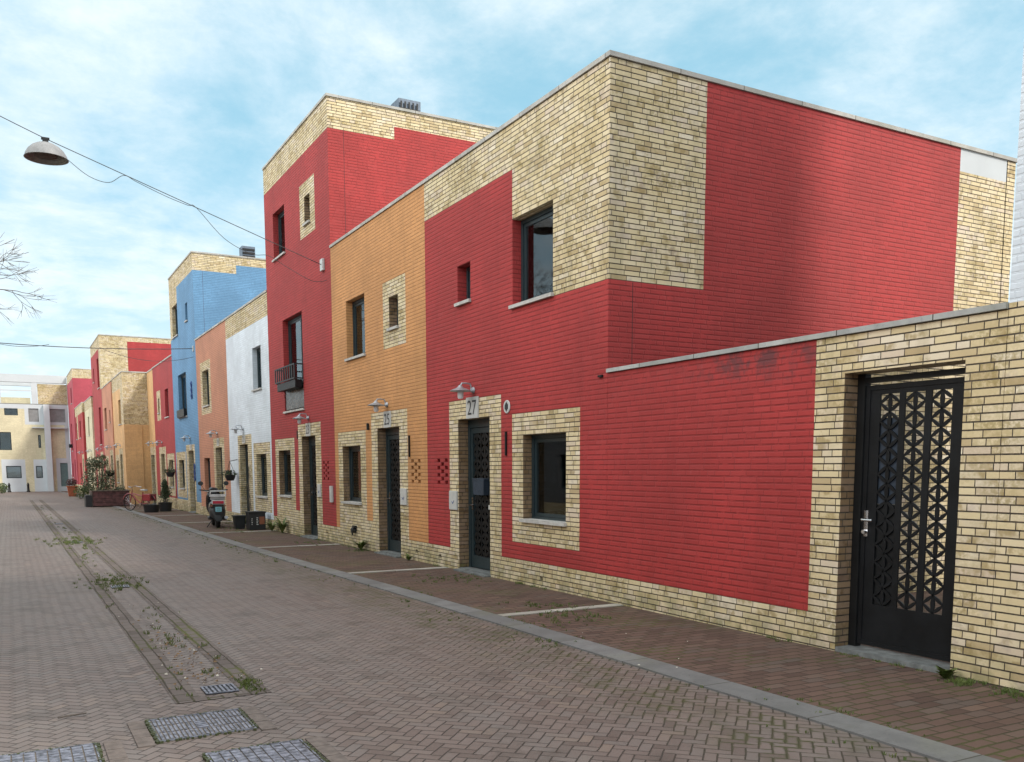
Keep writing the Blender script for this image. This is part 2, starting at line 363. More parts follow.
# ------------------------------------------------------------------ wall slabs cut into regions
def slab(parent,mapf,u0,u1,v0,v1,base,regions,holes,T=.22,ends=True,reveal=None):
    """one wall slab; base/regions are (part name, material); holes cut right through"""
    us=sorted({u0,u1}|{q for r in regions for q in r[2:4]}|{q for h in holes for q in h[:2]})
    vs=sorted({v0,v1}|{q for r in regions for q in r[4:6]}|{q for h in holes for q in h[2:4]})
    us=[q for q in us if u0<=q<=u1]; vs=[q for q in vs if v0<=q<=v1]
    nu,nv=len(us)-1,len(vs)-1; G=[[0]*nv for _ in range(nu)]
    labs=[base]+[(r[0],r[1]) for r in regions]
    for i in range(nu):
        for j in range(nv):
            cu,cv=(us[i]+us[i+1])/2,(vs[j]+vs[j+1])/2; g=0
            for k,r in enumerate(regions):
                if r[2]<cu<r[3] and r[4]<cv<r[5]: g=k+1
            for h in holes:
                if h[0]<cu<h[1] and h[2]<cv<h[3]: g=None
            G[i][j]=g
    out={}; rvs={}
    def hole_of(ni,nj):
        cu,cv=(us[ni]+us[ni+1])/2,(vs[nj]+vs[nj+1])/2
        for q_,h_ in enumerate(holes):
            if h_[0]<cu<h_[1] and h_[2]<cv<h_[3]: return q_,h_
    def big(ni,nj): return hole_of(ni,nj)[1][1]-hole_of(ni,nj)[1][0]>.3
    def rvof(ni,nj,di): return rvs.setdefault((hole_of(ni,nj)[0],di),MB())
    for k,(nm,mt) in enumerate(labs):
        comp={}; nc=0
        for i in range(nu):
            for j in range(nv):
                if G[i][j]==k and (i,j) not in comp:
                    st=[(i,j)]; comp[(i,j)]=nc
                    while st:
                        p_,q_=st.pop()
                        for di,dj in ((1,0),(-1,0),(0,1),(0,-1)):
                            r_=(p_+di,q_+dj)
                            if 0<=r_[0]<nu and 0<=r_[1]<nv and G[r_[0]][r_[1]]==k and r_ not in comp: comp[r_]=nc; st.append(r_)
                    nc+=1
        if k==0: comp={q_:0 for q_ in comp}; nc=min(nc,1)
        mbs=[MB() for _ in range(nc)]
        for i in range(nu):
            for j in range(nv):
                if G[i][j]!=k: continue
                mb=mbs[comp[(i,j)]]
                a,b,c,d=us[i],us[i+1],vs[j],vs[j+1]
                mb.quad(mapf(a,c,0),mapf(b,c,0),mapf(b,d,0),mapf(a,d,0))
                mb.quad(mapf(a,c,T),mapf(b,c,T),mapf(b,d,T),mapf(a,d,T))
                for (di,dj,p,q) in ((-1,0,(a,c),(a,d)),(1,0,(b,c),(b,d)),(0,-1,(a,c),(b,c)),(0,1,(a,d),(b,d))):
                    ni,nj=i+di,j+dj; edge=not(0<=ni<nu and 0<=nj<nv)
                    if (edge and ends) or (not edge and G[ni][nj] is None):
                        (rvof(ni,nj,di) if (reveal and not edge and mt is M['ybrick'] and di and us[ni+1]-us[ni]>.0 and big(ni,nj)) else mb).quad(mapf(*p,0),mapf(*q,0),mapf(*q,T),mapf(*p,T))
        for c_,mb in enumerate(mbs): out[(nm,k,c_)]=mb.build(nm,mt,parent)
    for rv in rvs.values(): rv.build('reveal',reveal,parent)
    return out

def text_mesh(s,size,mat,parent,name,M4,ext=.004):
    cu=bpy.data.curves.new('t','FONT'); cu.body=s; cu.size=size; cu.extrude=ext; cu.align_x='CENTER'; cu.align_y='CENTER'
    o=bpy.data.objects.new('t',cu); COL.objects.link(o)
    dg=bpy.context.evaluated_depsgraph_get(); me=bpy.data.meshes.new_from_object(o.evaluated_get(dg)); bpy.data.objects.remove(o)
    me.transform(M4); me.materials.clear(); me.materials.append(mat); me.name=name
    r=bpy.data.objects.new(name,me); COL.objects.link(r)
    if parent: r.parent=parent
    return r
# text facing -X : local x -> -Y , local y -> +Z
def gz(y): return -.0045*max(0.,y-4)     # the street falls gently away from the camera
def facemat(X,Y,Z,sx=1): return Matrix(((0,0,-1,X),(-sx,0,0,Y),(0,1,0,Z),(0,0,0,1)))
# text facing -Y : local x-> +X
def facematY(X,Y,Z): return Matrix(((1,0,0,X),(0,0,-1,Y),(0,1,0,Z),(0,0,0,1)))

def petal(mb,a,b,w,mp,t,k=7):
    """lens shaped flat piece from a to b (2d), width w"""
    ax,ay=a; bx,by=b; dx,dy=bx-ax,by-ay; l=math.hypot(dx,dy); nx,ny=-dy/l,dx/l
    up=[];dn=[]
    for i in range(k+1):
        s=i/k; q=math.sin(math.pi*s)*w/2+.004
        up.append((ax+dx*s+nx*q,ay+dy*s+ny*q)); dn.append((ax+dx*s-nx*q,ay+dy*s-ny*q))
    mb.prism(up+dn[::-1],lambda u,v:mp(u,v,0),lambda u,v:mp(u,v,t))
def lattice(mb,u0,u1,v0,v1,n,mp,t,pw=.05,dw=None):
    dw=dw or pw
    h=(v1-v0)/n; c=(u0+u1)/2
    for i in range(n):
        y0=v0+h*i; y1=y0+h
        petal(mb,(c,y0),(c,y1),pw,mp,t)
        ym=(y0+y1)/2
        for s in (u0,u1):
            petal(mb,(c,y0),(s,ym),dw,mp,t); petal(mb,(c,y1),(s,ym),dw,mp,t)

def window(parent,X,y0,y1,z0,z1,curtain=None,rev=.17,sill=True,mull=None,gl='glass',blind=None):
    """framed window in the opening; X wall face"""
    f=.055; x0=X+rev-.035; x1=X+rev+.045; m=MB()
    m.box(x0,x1,y0+.002,y0+f,z0+.002,z1-.002); m.box(x0,x1,y1-f,y1-.002,z0+.002,z1-.002)
    m.box(x0+.001,x1-.001,y0+f,y1-f,z0+.002,z0+f+.02); m.box(x0+.001,x1-.001,y0+f,y1-f,z1-f,z1-.002)
    g=.045; a,b,c,d=y0+f+.004,y1-f-.004,z0+f+.024,z1-f-.004
    for q in ((a,a+g,c,d),(b-g,b,c,d)): m.box(x0+.02,x1-.02,*q)
    for q in ((a+g,b-g,c,c+g),(a+g,b-g,d-g,d)): m.box(x0+.021,x1-.021,*q)
    if mull: 
        for q in mull: m.box(x0+.01,x1-.03,y0+(y1-y0)*q-.03,y0+(y1-y0)*q+.03,z0+f+.024,z1-f-.004)
    w=m.build('window',M['frame'],parent)
    p=MB(); p.box(x0+.035,x0+.041,a+g-.01,b-g+.01,c+g-.01,d-g+.01); p.build('pane',M[gl],w)
    if sill:
        s=MB(); s.box(X-.003,x0-.003,y0+.003,y1-.003,z0+.001,z0+.043)
        s.box(X-.05,X-.0031,y0-.03,y1+.03,z0-.003,z0+.043)
        s.build('sill',M['sill'],w)
    if curtain:
        for (ca,cb) in curtain:
            c_=MB(); ya=y0+(y1-y0)*ca; yb=y0+(y1-y0)*cb; k=max(4,int((yb-ya)/.04))
            for i in range(k):
                yy=ya+(yb-ya)*i/k; y2=ya+(yb-ya)*(i+1)/k; xa=x1+.02+(.03 if i%2 else 0); xb=x1+.02+(0 if i%2 else .03)
                c_.quad((xa,yy,z0),(xb,y2,z0),(xb,y2,z1),(xa,yy,z1))
            c_.build('curtain',M['curtain'],w)
    if blind:
        c_=MB(); c_.box(x1+.05,x1+.055,y0,y1,z0+(z1-z0)*blind,z1); c_.build('blind',M['curtain'],w)
    return w
def door(parent,X,y0,y1,z1=2.34,grille=True,slot=True,rev=.2):
    f=.075; x0=X+rev-.03; x1=X+rev+.05; m=MB(); zb=gz(y0)
    m.box(x0,x1,y0+.002,y0+f,zb+.03,z1-.002); m.box(x0,x1,y1-f,y1-.002,zb+.03,z1-.002)
    m.box(x0+.001,x1-.001,y0+f,y1-f,z1-f-.05,z1-.002)
    a,b=y0+f+.005,y1-f-.005; g=.07
    m.box(x0+.012,x1-.012,a,a+g,zb+.05,z1-f-.06); m.box(x0+.012,x1-.012,b-g,b,zb+.05,z1-f-.06)
    m.box(x0+.013,x1-.013,a+g,b-g,zb+.05,.2); m.box(x0+.013,x1-.013,a+g,b-g,z1-f-.14,z1-f-.06)
    d=m.build('door',M['frame'],parent)
    p=MB(); p.box(x0+.04,x0+.048,a+g-.01,b-g+.01,.19,z1-f-.13); p.build('pane',M['glass'],d)
    if grille:
        q=MB(); u0,u1=a+g,b-g; nc=3; cw=(u1-u0)/nc
        for i in range(nc):
            lattice(q,u0+cw*i+.008,u0+cw*(i+1)-.008,.2,z1-f-.14,10,lambda u,v,w:(x0+.022+w,u,v),.008,.045)
            if i: q.box(x0+.020,x0+.032,u0+cw*i-.012,u0+cw*i+.012,.2,z1-f-.14)
        q.build('grille',M['black'],d)
    h=MB(); h.tube([(x0-.045,y1-f-.06,1.0),(x0-.045,y1-f-.16,1.0)],.011,8); h.tube([(x0+.012,y1-f-.06,1.0),(x0-.045,y1-f-.06,1.0)],.010,8)
    h.box(x0+.004,x0+.0118,y1-f-.085,y1-f-.035,.92,1.12); h.build('handle',M['chrome'],d,True)
    if slot:
        s=MB(); s.box(x0+.0,x0+.018,a+.01,a+.30,.95,1.02); s.box(x0-.004,x0-.0005,a+.05,a+.26,.965,1.0); s.build('letter_slot',M['plate'],d)
    t=MB(); t.box(X+.002,X+rev+.05,y0+.003,y1-.003,zb-.048,zb+.035); t.box(X-.1,X-.002,y0-.02,y1+.02,-.6,zb+.018); t.build('threshold',M['step'],d)
    return d
def wall_lamp(parent,X,Y,Z,r=.165):
    m=MB(); m.lathe([(.0,0),(.045,0),(.05,.012),(.03,.05),(0,.052)],(X-.0,Y,Z),14,Matrix.Rotation(R(-90),4,'Y'))
    m.tube([(X-.03,Y,Z),(X-.06,Y,Z+.09),(X-.13,Y,Z+.10),(X-.2,Y,Z+.095),(X-.225,Y,Z+.055)],.013,8)
    l=m.build('wall_lamp',M['galv'],parent,True)
    s=MB(); s.lathe([(.018,.07),(.03,.055),(.05,.03),(r*.75,.0),(r,-.02),(r-.004,-.026),(r*.7,-.010),(.03,.02)],(X-.225,Y,Z),24); s.build('lamp_shade',M['galv'],l,True)
    g=MB(); g.lathe([(.0,-.14),(.035,-.135),(.045,-.11),(.045,-.01),(.03,.02)],(X-.225,Y,Z),16); g.build('lamp_glass',M['silver'],l,True)
    return l
def vent_holes(y0,z0=1.32):
    hs=[]
    for r in range(7):
        for c in range(3):
            if (r+c)%2==0: hs.append((y0+.15*c+.015,y0+.15*c+.125,z0+.06*r+.004,z0+.06*r+.058))
    return hs
def plaque(parent,X,Y,Z,txt,w=.40,h=.32):
    m=MB(); m.box(X-.022,X-.002,Y-w/2,Y+w/2,Z-h/2,Z+h/2); p=m.build('number_plate',M['plate'],parent)
    text_mesh(txt,h*.98,M['ink'],p,'numerals',facemat(X-.0235,Y,Z-.01),.001)
def meter_plate(parent,X,y0,z0,w=.28,h=.3):
    m=MB(); m.box(X-.03,X-.002,y0,y0+w,z0,z0+h); p=m.build('meter_box',M['plate'],parent,bevel=.006)
    a=MB(); a.tube([(X-.032,y0+w*.62,z0+h*.45),(X-.032,y0+w*.48,z0+h*.32),(X-.032,y0+w*.3,z0+h*.5)],.005,4); a.build('mark',M['bluem'],p)

ALLH=[]
def house(label,group,X0,Y0,Y1,H,depth,paint,facing,openings,holes=(),side=None,sideholes=(),far=None,name='terraced_house',yb='ybrick',sidex=0.,back=True):
    """openings: list of ('door'|'window',y0,y1,z0,z1,kwargs)"""
    h=empty(name,(X0,(Y0+Y1)/2,0),label,'house',group)
    L=h.location.copy()
    root=bpy.data.objects.new('tmp',None)
    e=.0015; a,b=Y0+e,Y1-e
    openings=[(o[0],o[1],o[2],o[3]+(gz(o[1]) if o[0]=='door' else 0))+tuple(o[4:]) for o in openings]
    hs=[(o[1],o[2],o[3],o[4]) for o in openings]+list(holes)
    loc=[]
    P=h
    def mf(u,v,w): return (X0+w,u,v)
    before=set(bpy.data.objects)
    regs=[(nm,M[yb] if mt is None else M[mt],max(c,a),min(d,b),e_,f) for nm,mt,c,d,e_,f in facing]
    slab(P,mf,a,b,-.6,H,('front_wall',M[paint]),regs,hs,reveal=M['shaded_brown_brick'] if 0<Y0<24 else None)
    # near side wall facing the camera
    def ms(u,v,w): return (u,a+w,v)
    sregs=[(nm,M[yb] if mt is None else M[mt],c,d,e_,f) for nm,mt,c,d,e_,f in (side or [])]
    slab(P,ms,X0+.22,X0+depth,-.6,H,('side_wall',M[paint]),sregs,list(sideholes))
    def mo(u,v,w): return (u,b-w,v)
    slab(P,mo,X0+.22,X0+depth,-.6,H,('side_wall',M[paint]),[],[])
    def mbk(u,v,w): return (X0+depth+.2-w,u,v)
    slab(P,mbk,a,b,-.6,H,('back_wall',M[yb]),[],[])
    r=MB(); r.box(X0+.22,X0+depth,a+.22,b-.22,H-.42,H-.3); r.build('roof',M['roof'],P)
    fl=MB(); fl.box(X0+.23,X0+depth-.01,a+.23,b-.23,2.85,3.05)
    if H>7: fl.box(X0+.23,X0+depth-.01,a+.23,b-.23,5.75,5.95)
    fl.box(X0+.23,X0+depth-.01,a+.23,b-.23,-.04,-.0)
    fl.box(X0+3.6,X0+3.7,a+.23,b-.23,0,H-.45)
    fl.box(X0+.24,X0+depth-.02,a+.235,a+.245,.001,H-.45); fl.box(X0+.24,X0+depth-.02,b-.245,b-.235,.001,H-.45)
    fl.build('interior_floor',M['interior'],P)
    c=MB(); o_=.025
    c.box(X0-o_,X0+.25,a-o_ if side is not None else a,b,H+.002,H+.055); 
    cm=c.build('coping',M['coping'],P)
    c2=MB(); c2.box(X0+.252,X0+depth+.22,a-o_ if side is not None else a,a+.25,H+.002,H+.054); c2.build('coping',M['copingx'],P); c2=MB(); c2.box(X0+.252,X0+depth+.22,b-.25,b,H+.002,H+.054); c2.build('coping',M['copingx'],P)
    for o in openings:
        kw=o[5] if len(o)>5 else {}
        if o[0]=='window': window(P,X0,*o[1:5],**kw)
        elif o[0]=='door': door(P,X0,o[1],o[2],o[4],**kw)
        elif o[0]=='void': pass
    # re-express children relative to the house base
    if side is not None and Y0<40:
        j=MB(); j.box(X0+.345,X0+.353,Y0-.0005,Y0+.0014,2.75 if H<7 else 6.3,3.77 if H<7 else H-.62); j.build('movement_joint',M['joint'],P)
    for ob in list(P.children):
        ob.matrix_parent_inverse=Matrix.Translation(-L)
    return h
def fixpar(ob,h): ob.matrix_parent_inverse=Matrix.Translation(-h.location)
class Rel:
    """parts added after house(): parent them with the same offset"""
    def __init__(s,h): s.h=h
    def __enter__(s): s.b=set(s.h.children); return s.h
    def __exit__(s,*a):
        for c in s.h.children:
            if c not in s.b: fixpar(c,s.h)
GR='painted brick terrace houses along the right side of the street'
PL=lambda a,b,z=.3: ('plinth',None,a,b,-.6,z)
# ---- number 27
h27=house('red two-storey corner house numbered 27 with a yellow brick upper corner',GR,0,8.93,14.24,6.24,7.4,'red',
 [PL(8.9,14.3),('parapet_band',None,11.24,14.3,5.64,6.24),('brick_corner',None,8.9,11.24,3.78,6.24),
  ('door_surround',None,11.59,13.35,-.6,2.64),('window_surround',None,9.52,11.26,.54,2.34)],
 [('door',11.95,13.02,-.05,2.34,{}),('window',9.84,10.95,.84,2.04,{'curtain':None}),
  ('window',10.17,11.24,3.78,4.98,{'curtain':[(.0,.5)]}),('window',12.55,13.0,4.08,4.68,{'rev':.19})],
 holes=vent_holes(13.41)+[(13.72,13.82,.09,.15),(10.42,10.5,.06,.12)],
 side=[('brick_corner',None,0,1.43,3.78,6.24),('brick_corner',None,6.27,8,-.6,5.92),('white_band','endwhite',6.27,8,5.92,6.24)])
with Rel(h27) as h:
    wall_lamp(h,-.0,12.46,2.76); plaque(h,0,12.49,2.50,'27',.40,.32); meter_plate(h,0,13.05,.92)
    m=MB(); m.lathe([(0,0),(.092,0),(.095,.006),(.088,.014),(0,.014)],(-.002,11.40,2.45),24,Matrix.Rotation(R(-90),4,'Y')); d=m.build('round_plate',M['plate'],h,True)
    q=MB()
    for i in range(5):
        yy=11.40+(-.04+.02*i); q.box(-.0185,-.0165,yy-.009,yy+.009,2.45-.07+abs(i-2)*.018,2.45+.07-abs(i-2)*.018)
    q.box(-.0187,-.0167,11.35,11.45,2.44,2.46); q.build('emblem',M['ink'],d)
    m=MB(); m.box(-.03,-.002,11.405,11.43,1.76,2.1); m.build('flag_bracket',M['black'],h)
    # letterbox basket hung on the door
    m=MB(); m.frustum(.10,12.42,1.17,1.40,.055,.17,.062,.19); m.box(.034,.166,12.22,12.62,1.40,1.425); m.build('door_basket',M['dkblue'],h,bevel=.004)
    m=MB(); m.box(-.03,-.002,9.02,9.10,2.66,2.685); m.build('wall_hook',M['black'],h)
# ---- number 25
h25=house('orange two-storey house numbered 25 between two red ones',GR,0,14.24,19.24,6.24,7.4,'orange',
 [PL(14.2,19.4),('door_surround',None,15.11,16.95,-.6,2.64),('window_surround',None,17.28,19.0,-.6,2.34),
  ('plinth',None,16.9,17.3,-.6,.54),('window_surround',None,15.11,16.21,3.78,4.98)],
 [('door',15.5,16.62,-.05,2.34,{}),('window',17.6,18.72,.84,2.04,{'curtain':[(0,.3)]}),
  ('window',17.2,18.3,3.78,4.98,{'curtain':[(.1,.5)]}),('window',15.46,15.9,4.08,4.68,{'rev':.19,'sill':True})],
 holes=vent_holes(14.53)+[(14.72,14.82,.09,.15)])
with Rel(h25) as h:
    wall_lamp(h,-.0,16.06,2.76); plaque(h,0,16.05,2.49,'25',.34,.30); meter_plate(h,0,15.16,.92)
    m=MB(); m.box(-.03,-.002,14.99,15.015,1.78,2.16); m.build('flag_bracket',M['black'],h)
    m=MB(); m.box(-.05,-.002,17.05,17.1,2.33,2.46); m.build('door_bell',M['black'],h,bevel=.01)
    m=MB(); m.lathe([(.03,0),(.05,0),(.055,.03),(.06,.09),(.045,.1),(0,.1)],(-.002,17.98,.30),14,Matrix.Rotation(R(-90),4,'Y'))
    m.box(-.06,-.004,17.90,18.05,.36,.40); m.tube([(-.05,18.05,.36),(-.06,18.06,.26),(-.05,18.04,.2)],.015,6); m.build('flue_outlet',M['plast'],h)
# ---- number 23 tower
h23=house('tall three-storey red house numbered 23 with a pale brick top band and small balcony',GR,0,19.24,24.7,9.33,8.5,'red',
 [PL(19.2,24.9),('parapet_band',None,19.2,24.9,8.7,9.33),('door_surround',None,20.25,22.1,-.6,2.64),('window_surround',None,22.45,24.3,-.6,2.34),
  ('plinth',None,22.0,22.5,-.6,.54),('window_surround',None,20.27,21.44,6.87,8.06)],
 [('door',20.67,21.78,-.05,2.34,{}),('window',22.83,23.98,.84,2.04,{}),('window',21.5,23.22,2.97,5.28,{'mull':[.35],'curtain':[(.0,.3)]}),
  ('window',22.77,23.86,6.84,8.02,{'curtain':[(0,.25)]}),('window',20.64,21.07,7.10,7.74,{'rev':.19})],
 holes=vent_holes(19.69)+[(19.9,20.0,.09,.15)],
 side=[('parapet_band',None,0,1.5,8.7,9.33),('parapet_band',None,1.5,9,8.97,9.33)])
with Rel(h23) as h:
    wall_lamp(h,-.0,21.16,2.76); plaque(h,0,21.2,2.49,'23',.34,.30); meter_plate(h,0,20.3,.92,.24)
    m=MB(); m.box(-.06,-.002,19.64,19.82,5.86,6.11); m.build('cable_anchor',M['plate'],h,bevel=.01)
    m=MB(); m.box(-.05,-.002,19.42,19.56,.83,1.19); m.build('meter_box',M['plate'],h,bevel=.006)
    # balcony rail with dark glass panel
    m=MB(); bx=-.22; m.box(bx,bx+.025,21.5,23.3,4.03,4.06); m.box(bx,bx+.025,21.5,23.3,3.70,3.73)
    for yy in (21.5,23.275):
        for zz in (3.70,4.03): m.box(bx+.026,-.002,yy,yy+.025,zz,zz+.03)
    for i in range(10):
        yy=21.5+i*.194; m.box(bx+.002,bx+.022,yy,yy+.055,3.73,4.03)
    bb=m.build('balcony_rail',M['plast'],h)
    m=MB(); m.box(-.19,-.02,21.55,23.2,3.50,3.69); m.build('flower_trough',M['black'],bb,bevel=.01)
    m=MB(); m.box(.02,.045,21.52,23.2,3.05,3.72); m.build('railing_panel',plain('smoked_panel',(.05,.055,.06),.3,0,.5,2),bb)
    m=MB(); m.box(-.02,-.002,22.12,22.15,2.3,2.5); m.build('door_bell',M['black'],h)
    v=MB(); v.box(2.13,2.68,20.5,21.0,9.0,10.12); v.build('roof_vent',M['vent'],h)
    for ob in list(h.children):
        if ob.name.startswith('roof_vent'):
            s=MB()
            for i in range(4): s.box(2.12+.02,2.65,20.47,20.499,9.45+i*.13,9.45+i*.13+.07)
            for i in range(5): s.box(2.16+.1*i,2.20+.1*i,20.46,20.469,9.42,10.05)
            s.build('louvre',M['black'],ob)
# ---- white
hW=house('white painted two-storey house with a yellow brick band under its roof edge',GR,0,24.7,30.04,6.24,7.4,'white',
 [PL(24.6,30.1,.18),('parapet_band',None,24.6,30.1,5.64,6.24),('door_surround',None,26.99,28.82,-.6,2.58),('window_surround',None,24.85,26.78,.36,2.30)],
 [('door',27.5,28.6,-.05,2.30,{}),('window',25.3,26.47,.75,1.98,{'blind':.2}),('window',25.56,26.56,3.76,4.97,{'curtain':[(.1,.4)]})])
with Rel(hW) as h:
    wall_lamp(h,0,28.0,2.76); plaque(h,0,27.95,2.46,'21',.34,.26)
# ---- salmon
hS=house('salmon orange two-storey house between the white and the blue ones',GR,0,30.04,35.33,6.24,7.4,'salmon',
 [PL(30,35.4,.18),('door_surround',None,30.87,32.66,-.6,2.6),('window_surround',None,32.72,34.6,3.5,5.34)],
 [('door',31.26,32.32,-.05,2.28,{}),('window',33.4,34.48,.75,1.95,{'curtain':[(0,.3)]}),('window',33.06,34.22,3.75,5.02,{'rev':.19})])
with Rel(hS) as h:
    wall_lamp(h,0,31.9,2.76); plaque(h,0,31.8,2.46,'19',.34,.26)
# ---- blue tower
hB=house('tall light blue three-storey house with a pale brick top corner',GR,0,35.33,40.88,9.40,8.5,'blue',
 [PL(35.3,41,.3),('parapet_band',None,35.3,41,8.79,9.40),('brick_corner',None,39.0,41,6.9,8.79),('door_surround',None,36.3,38.25,-.6,2.5),('window_surround',None,38.4,40.7,.38,2.25)],
 [('door',36.6,37.72,-.05,2.26,{}),('window',38.85,40.12,.72,1.93,{}),('window',37.6,39.5,3.6,5.34,{'mull':[.5]}),('window',39.0,40.3,6.9,8.18,{'sill':True}),('window',36.7,37.16,7.15,7.85,{'rev':.19})],
 side=[('parapet_band',None,0,1.57,8.79,9.40),('parapet_band',None,1.57,9,9.1,9.40)])
with Rel(hB) as h:
    wall_lamp(h,0,37.2,2.76); plaque(h,0,37.1,2.4,'17',.34,.2)
    m=MB(); m.box(-.12,-.004,37.7,39.4,3.62,3.92); m.build('flower_trough',M['black'],h)
    for zc in (4.5,1.4):
        m=MB()
        for k in range(3):
            for s in (1,-1):
                pts=[(-.02,36.4+s*.12*math.sin(t/6*math.pi)*(1-.1*k),zc-.3+k*.22+t/6*.22) for t in range(7)]
                m.tube(pts,.02,5)
        m.build('wall_ornament',M['bluem'],h)
    m=MB(); m.box(-.05,-.002,35.6,35.72,5.9,6.1); m.build('cable_anchor',M['plate'],h)
    v=MB(); v.box(1.97,2.46,36.0,36.5,9.05,10.0); q=v.build('roof_vent',M['vent'],h)
    s=MB()
    for i in range(4): s.box(1.99,2.44,35.97,35.999,9.45+i*.13,9.45+i*.13+.07)
    s.build('louvre',M['black'],q)
# ---- second red
hR=house('lower red two-storey house beyond the light blue tall one',GR,0,40.88,46.8,6.30,7.4,'crimson',
 [PL(40.8,47,.3),('door_surround',None,43.6,45.7,-.6,2.56),('window_surround',None,41.3,43.3,.38,2.23),('window_surround',None,44.6,45.75,3.8,5.15)],
 [('door',44.05,45.15,-.05,2.24,{}),('window',41.68,42.82,.72,1.95,{}),('window',42.25,43.25,3.8,5.06,{}),('window',44.95,45.4,4.1,4.8,{})])
with Rel(hR) as h: wall_lamp(h,0,44.6,2.76)
# ---- recessed orange strip + stepped-forward ochre house
hO=house('ochre yellow house stepping forward into the street with a yellow brick upper side',GR,-1.15,48.9,53.9,6.30,8.0,'ochre',
 [('parapet_band',None,48.8,54,5.6,6.30),('brick_corner',None,48.8,50.0,3.75,6.3),('door_surround',None,50.0,51.8,-.6,2.6),('window_surround',None,51.9,53.6,.5,2.3)],
 [('door',50.4,51.4,-.05,2.3,{}),('window',52.2,53.2,.8,2.0,{}),('window',50.0,51.1,3.78,5.05,{})],
 side=[('brick_upper_side',None,-2,8,3.75,6.3)])
with Rel(hO) as h:
    wall_lamp(h,-1.15,51,2.76)
    o=door(h,0-.003,47.4,48.55,2.24,True,False) if False else None
    m=MB(); m.tube([(-.35,48.87,-.0),(-.35,48.87,3.7)],.02,6); m.build('drain_pipe',M['ochre'],h)
hO2=house('narrow ochre house front set back beside the second lower red house',GR,0,46.8,48.89,6.28,7,'ochre',
 [('door_surround',None,46.84,48.8,-.6,2.62)],[('door',47.35,48.55,-.05,2.24,{})])
with Rel(hO2) as h: wall_lamp(h,0,47.6,2.8)
hS2=house('pale salmon two-storey house between the ochre one and the far tall red one',GR,-1.2,53.9,59.4,6.25,7.4,'salmon',
 [('door_surround',None,54.4,56.2,-.6,2.6),('window_surround',None,57,59,.4,2.3),PL(53.9,59.4)],
 [('door',54.8,55.8,-.05,2.3,{}),('window',57.4,58.5,.8,2.0,{}),('window',57.0,58.3,3.78,5.05,{}),('window',54.9,55.4,4.1,4.8,{})])
with Rel(hS2) as h: wall_lamp(h,-1.2,55.3,2.76)
hR3=house('far tall red three-storey house with a pale brick corner tower',GR,-1.2,59.4,66,9.4,8.5,'crimson',
 [PL(59.3,66.1),('parapet_band',None,59.3,66.1,8.7,9.4),('brick_corner',None,59.3,60.3,6.3,9.4),('door_surround',None,60.4,62.2,-.6,2.6),('window_surround',None,62.6,65,-.6,2.3)],
 [('door',60.9,61.9,-.05,2.3,{}),('window',63.2,64.4,.8,2.0,{}),('window',60.6,62.0,3.0,5.3,{}),('window',60.4,61.7,6.4,8.2,{}),('window',64,64.6,7,7.9,{})],
 side=[('brick_corner',None,-2,.33,-.6,9.4),('parapet_band',None,.33,9,9.12,9.4)])
with Rel(hR3) as h: wall_lamp(h,-1.2,61.4,2.76)
hY=house('far pale yellow two-storey house beyond the far tall red one',GR,-1.3,66,72.2,6.25,7.4,'cream',
 [PL(66,72.3),('parapet_band',None,66,72.3,5.6,6.25),('door_surround',None,67,68.8,-.6,2.6)],
 [('door',67.4,68.4,-.05,2.3,{}),('window',69.8,71,.8,2.0,{}),('window',68.5,69.7,3.8,5.1,{})])
with Rel(hY) as h: wall_lamp(h,-1.3,67.9,2.76)
hR4=house('far red two-storey house with a pale brick band beside the pink tower house',GR,-1.45,72.2,80.4,6.25,7.4,'crimson',
 [PL(72,81),('parapet_band',None,72,81,5.6,6.25),('brick_corner',None,77.5,78.6,3.8,5.6),('door_surround',None,73,74.8,-.6,2.6)],
 [('door',73.4,74.4,-.05,2.3,{}),('window',76,77.2,.8,2.0,{}),('window',74.5,75.7,3.8,5.1,{}),('window',78.6,79.6,3.8,5.1,{})])
with Rel(hR4) as h: wall_lamp(h,-1.45,73.9,2.76)
hP=house('farthest house of the row, tall and pink with a pale brick top',GR,-1.5,80.4,87.9,9.4,8.5,'pink',
 [PL(80,88),('parapet_band',None,80,88,8.7,9.4)],
 [('door',82,83,-.05,2.3,{}),('window',85,86.2,.8,2.0,{}),('window',84,85.4,3.0,5.3,{}),('window',82.2,83.4,6.8,8.1,{})],
 side=[('parapet_band',None,-2,9,8.7,9.4)])
with Rel(hP) as h:
    m=MB(); m.box(-1.75,-1.5,84.9,85.2,3.3,3.6); m.build('wall_lamp',M['black'],h)

# ---- house right of the gate
hV=house('tall white house with a yellow brick ground floor right of the black gate',GR,0,-3.2,4.018,11.4,6.2,'white',
 [('brick_ground_floor',None,-4,5,-.6,2.74)],
 [('window',-1.2,.2,.84,2.1,{}),('window',.6,1.7,3.9,5.1,{}),('door',1.4,2.5,-.05,2.34,{})])
hs=hV
# ---- garden wall with gate
gw=empty('garden_wall',(0,6.45,0),'garden wall with red painted end and grey coping joining house 27 to the white house','garden wall')
def mf(u,v,w): return (w,u,v)
slab(gw,mf,4.021,8.927,-.6,2.70,('wall',M['redwall']),[('brick_facing',M['ybrick'],4.021,5.76,-.6,2.7),('plinth',M['ybrick'],5.76,8.93,-.6,.3)],[(4.33,5.44,-.06,2.38)],T=.26,reveal=M['shaded_brown_brick'])
c=MB(); c.box(-.03,.30,4.022,8.925,2.702,2.745); c.build('coping',M['garden_coping'],gw)
m=MB(); m.box(.001,.26,4.333,5.437,-.02,.03); m.build('threshold',M['step'],gw)
for ob in gw.children: fixpar(ob,gw)
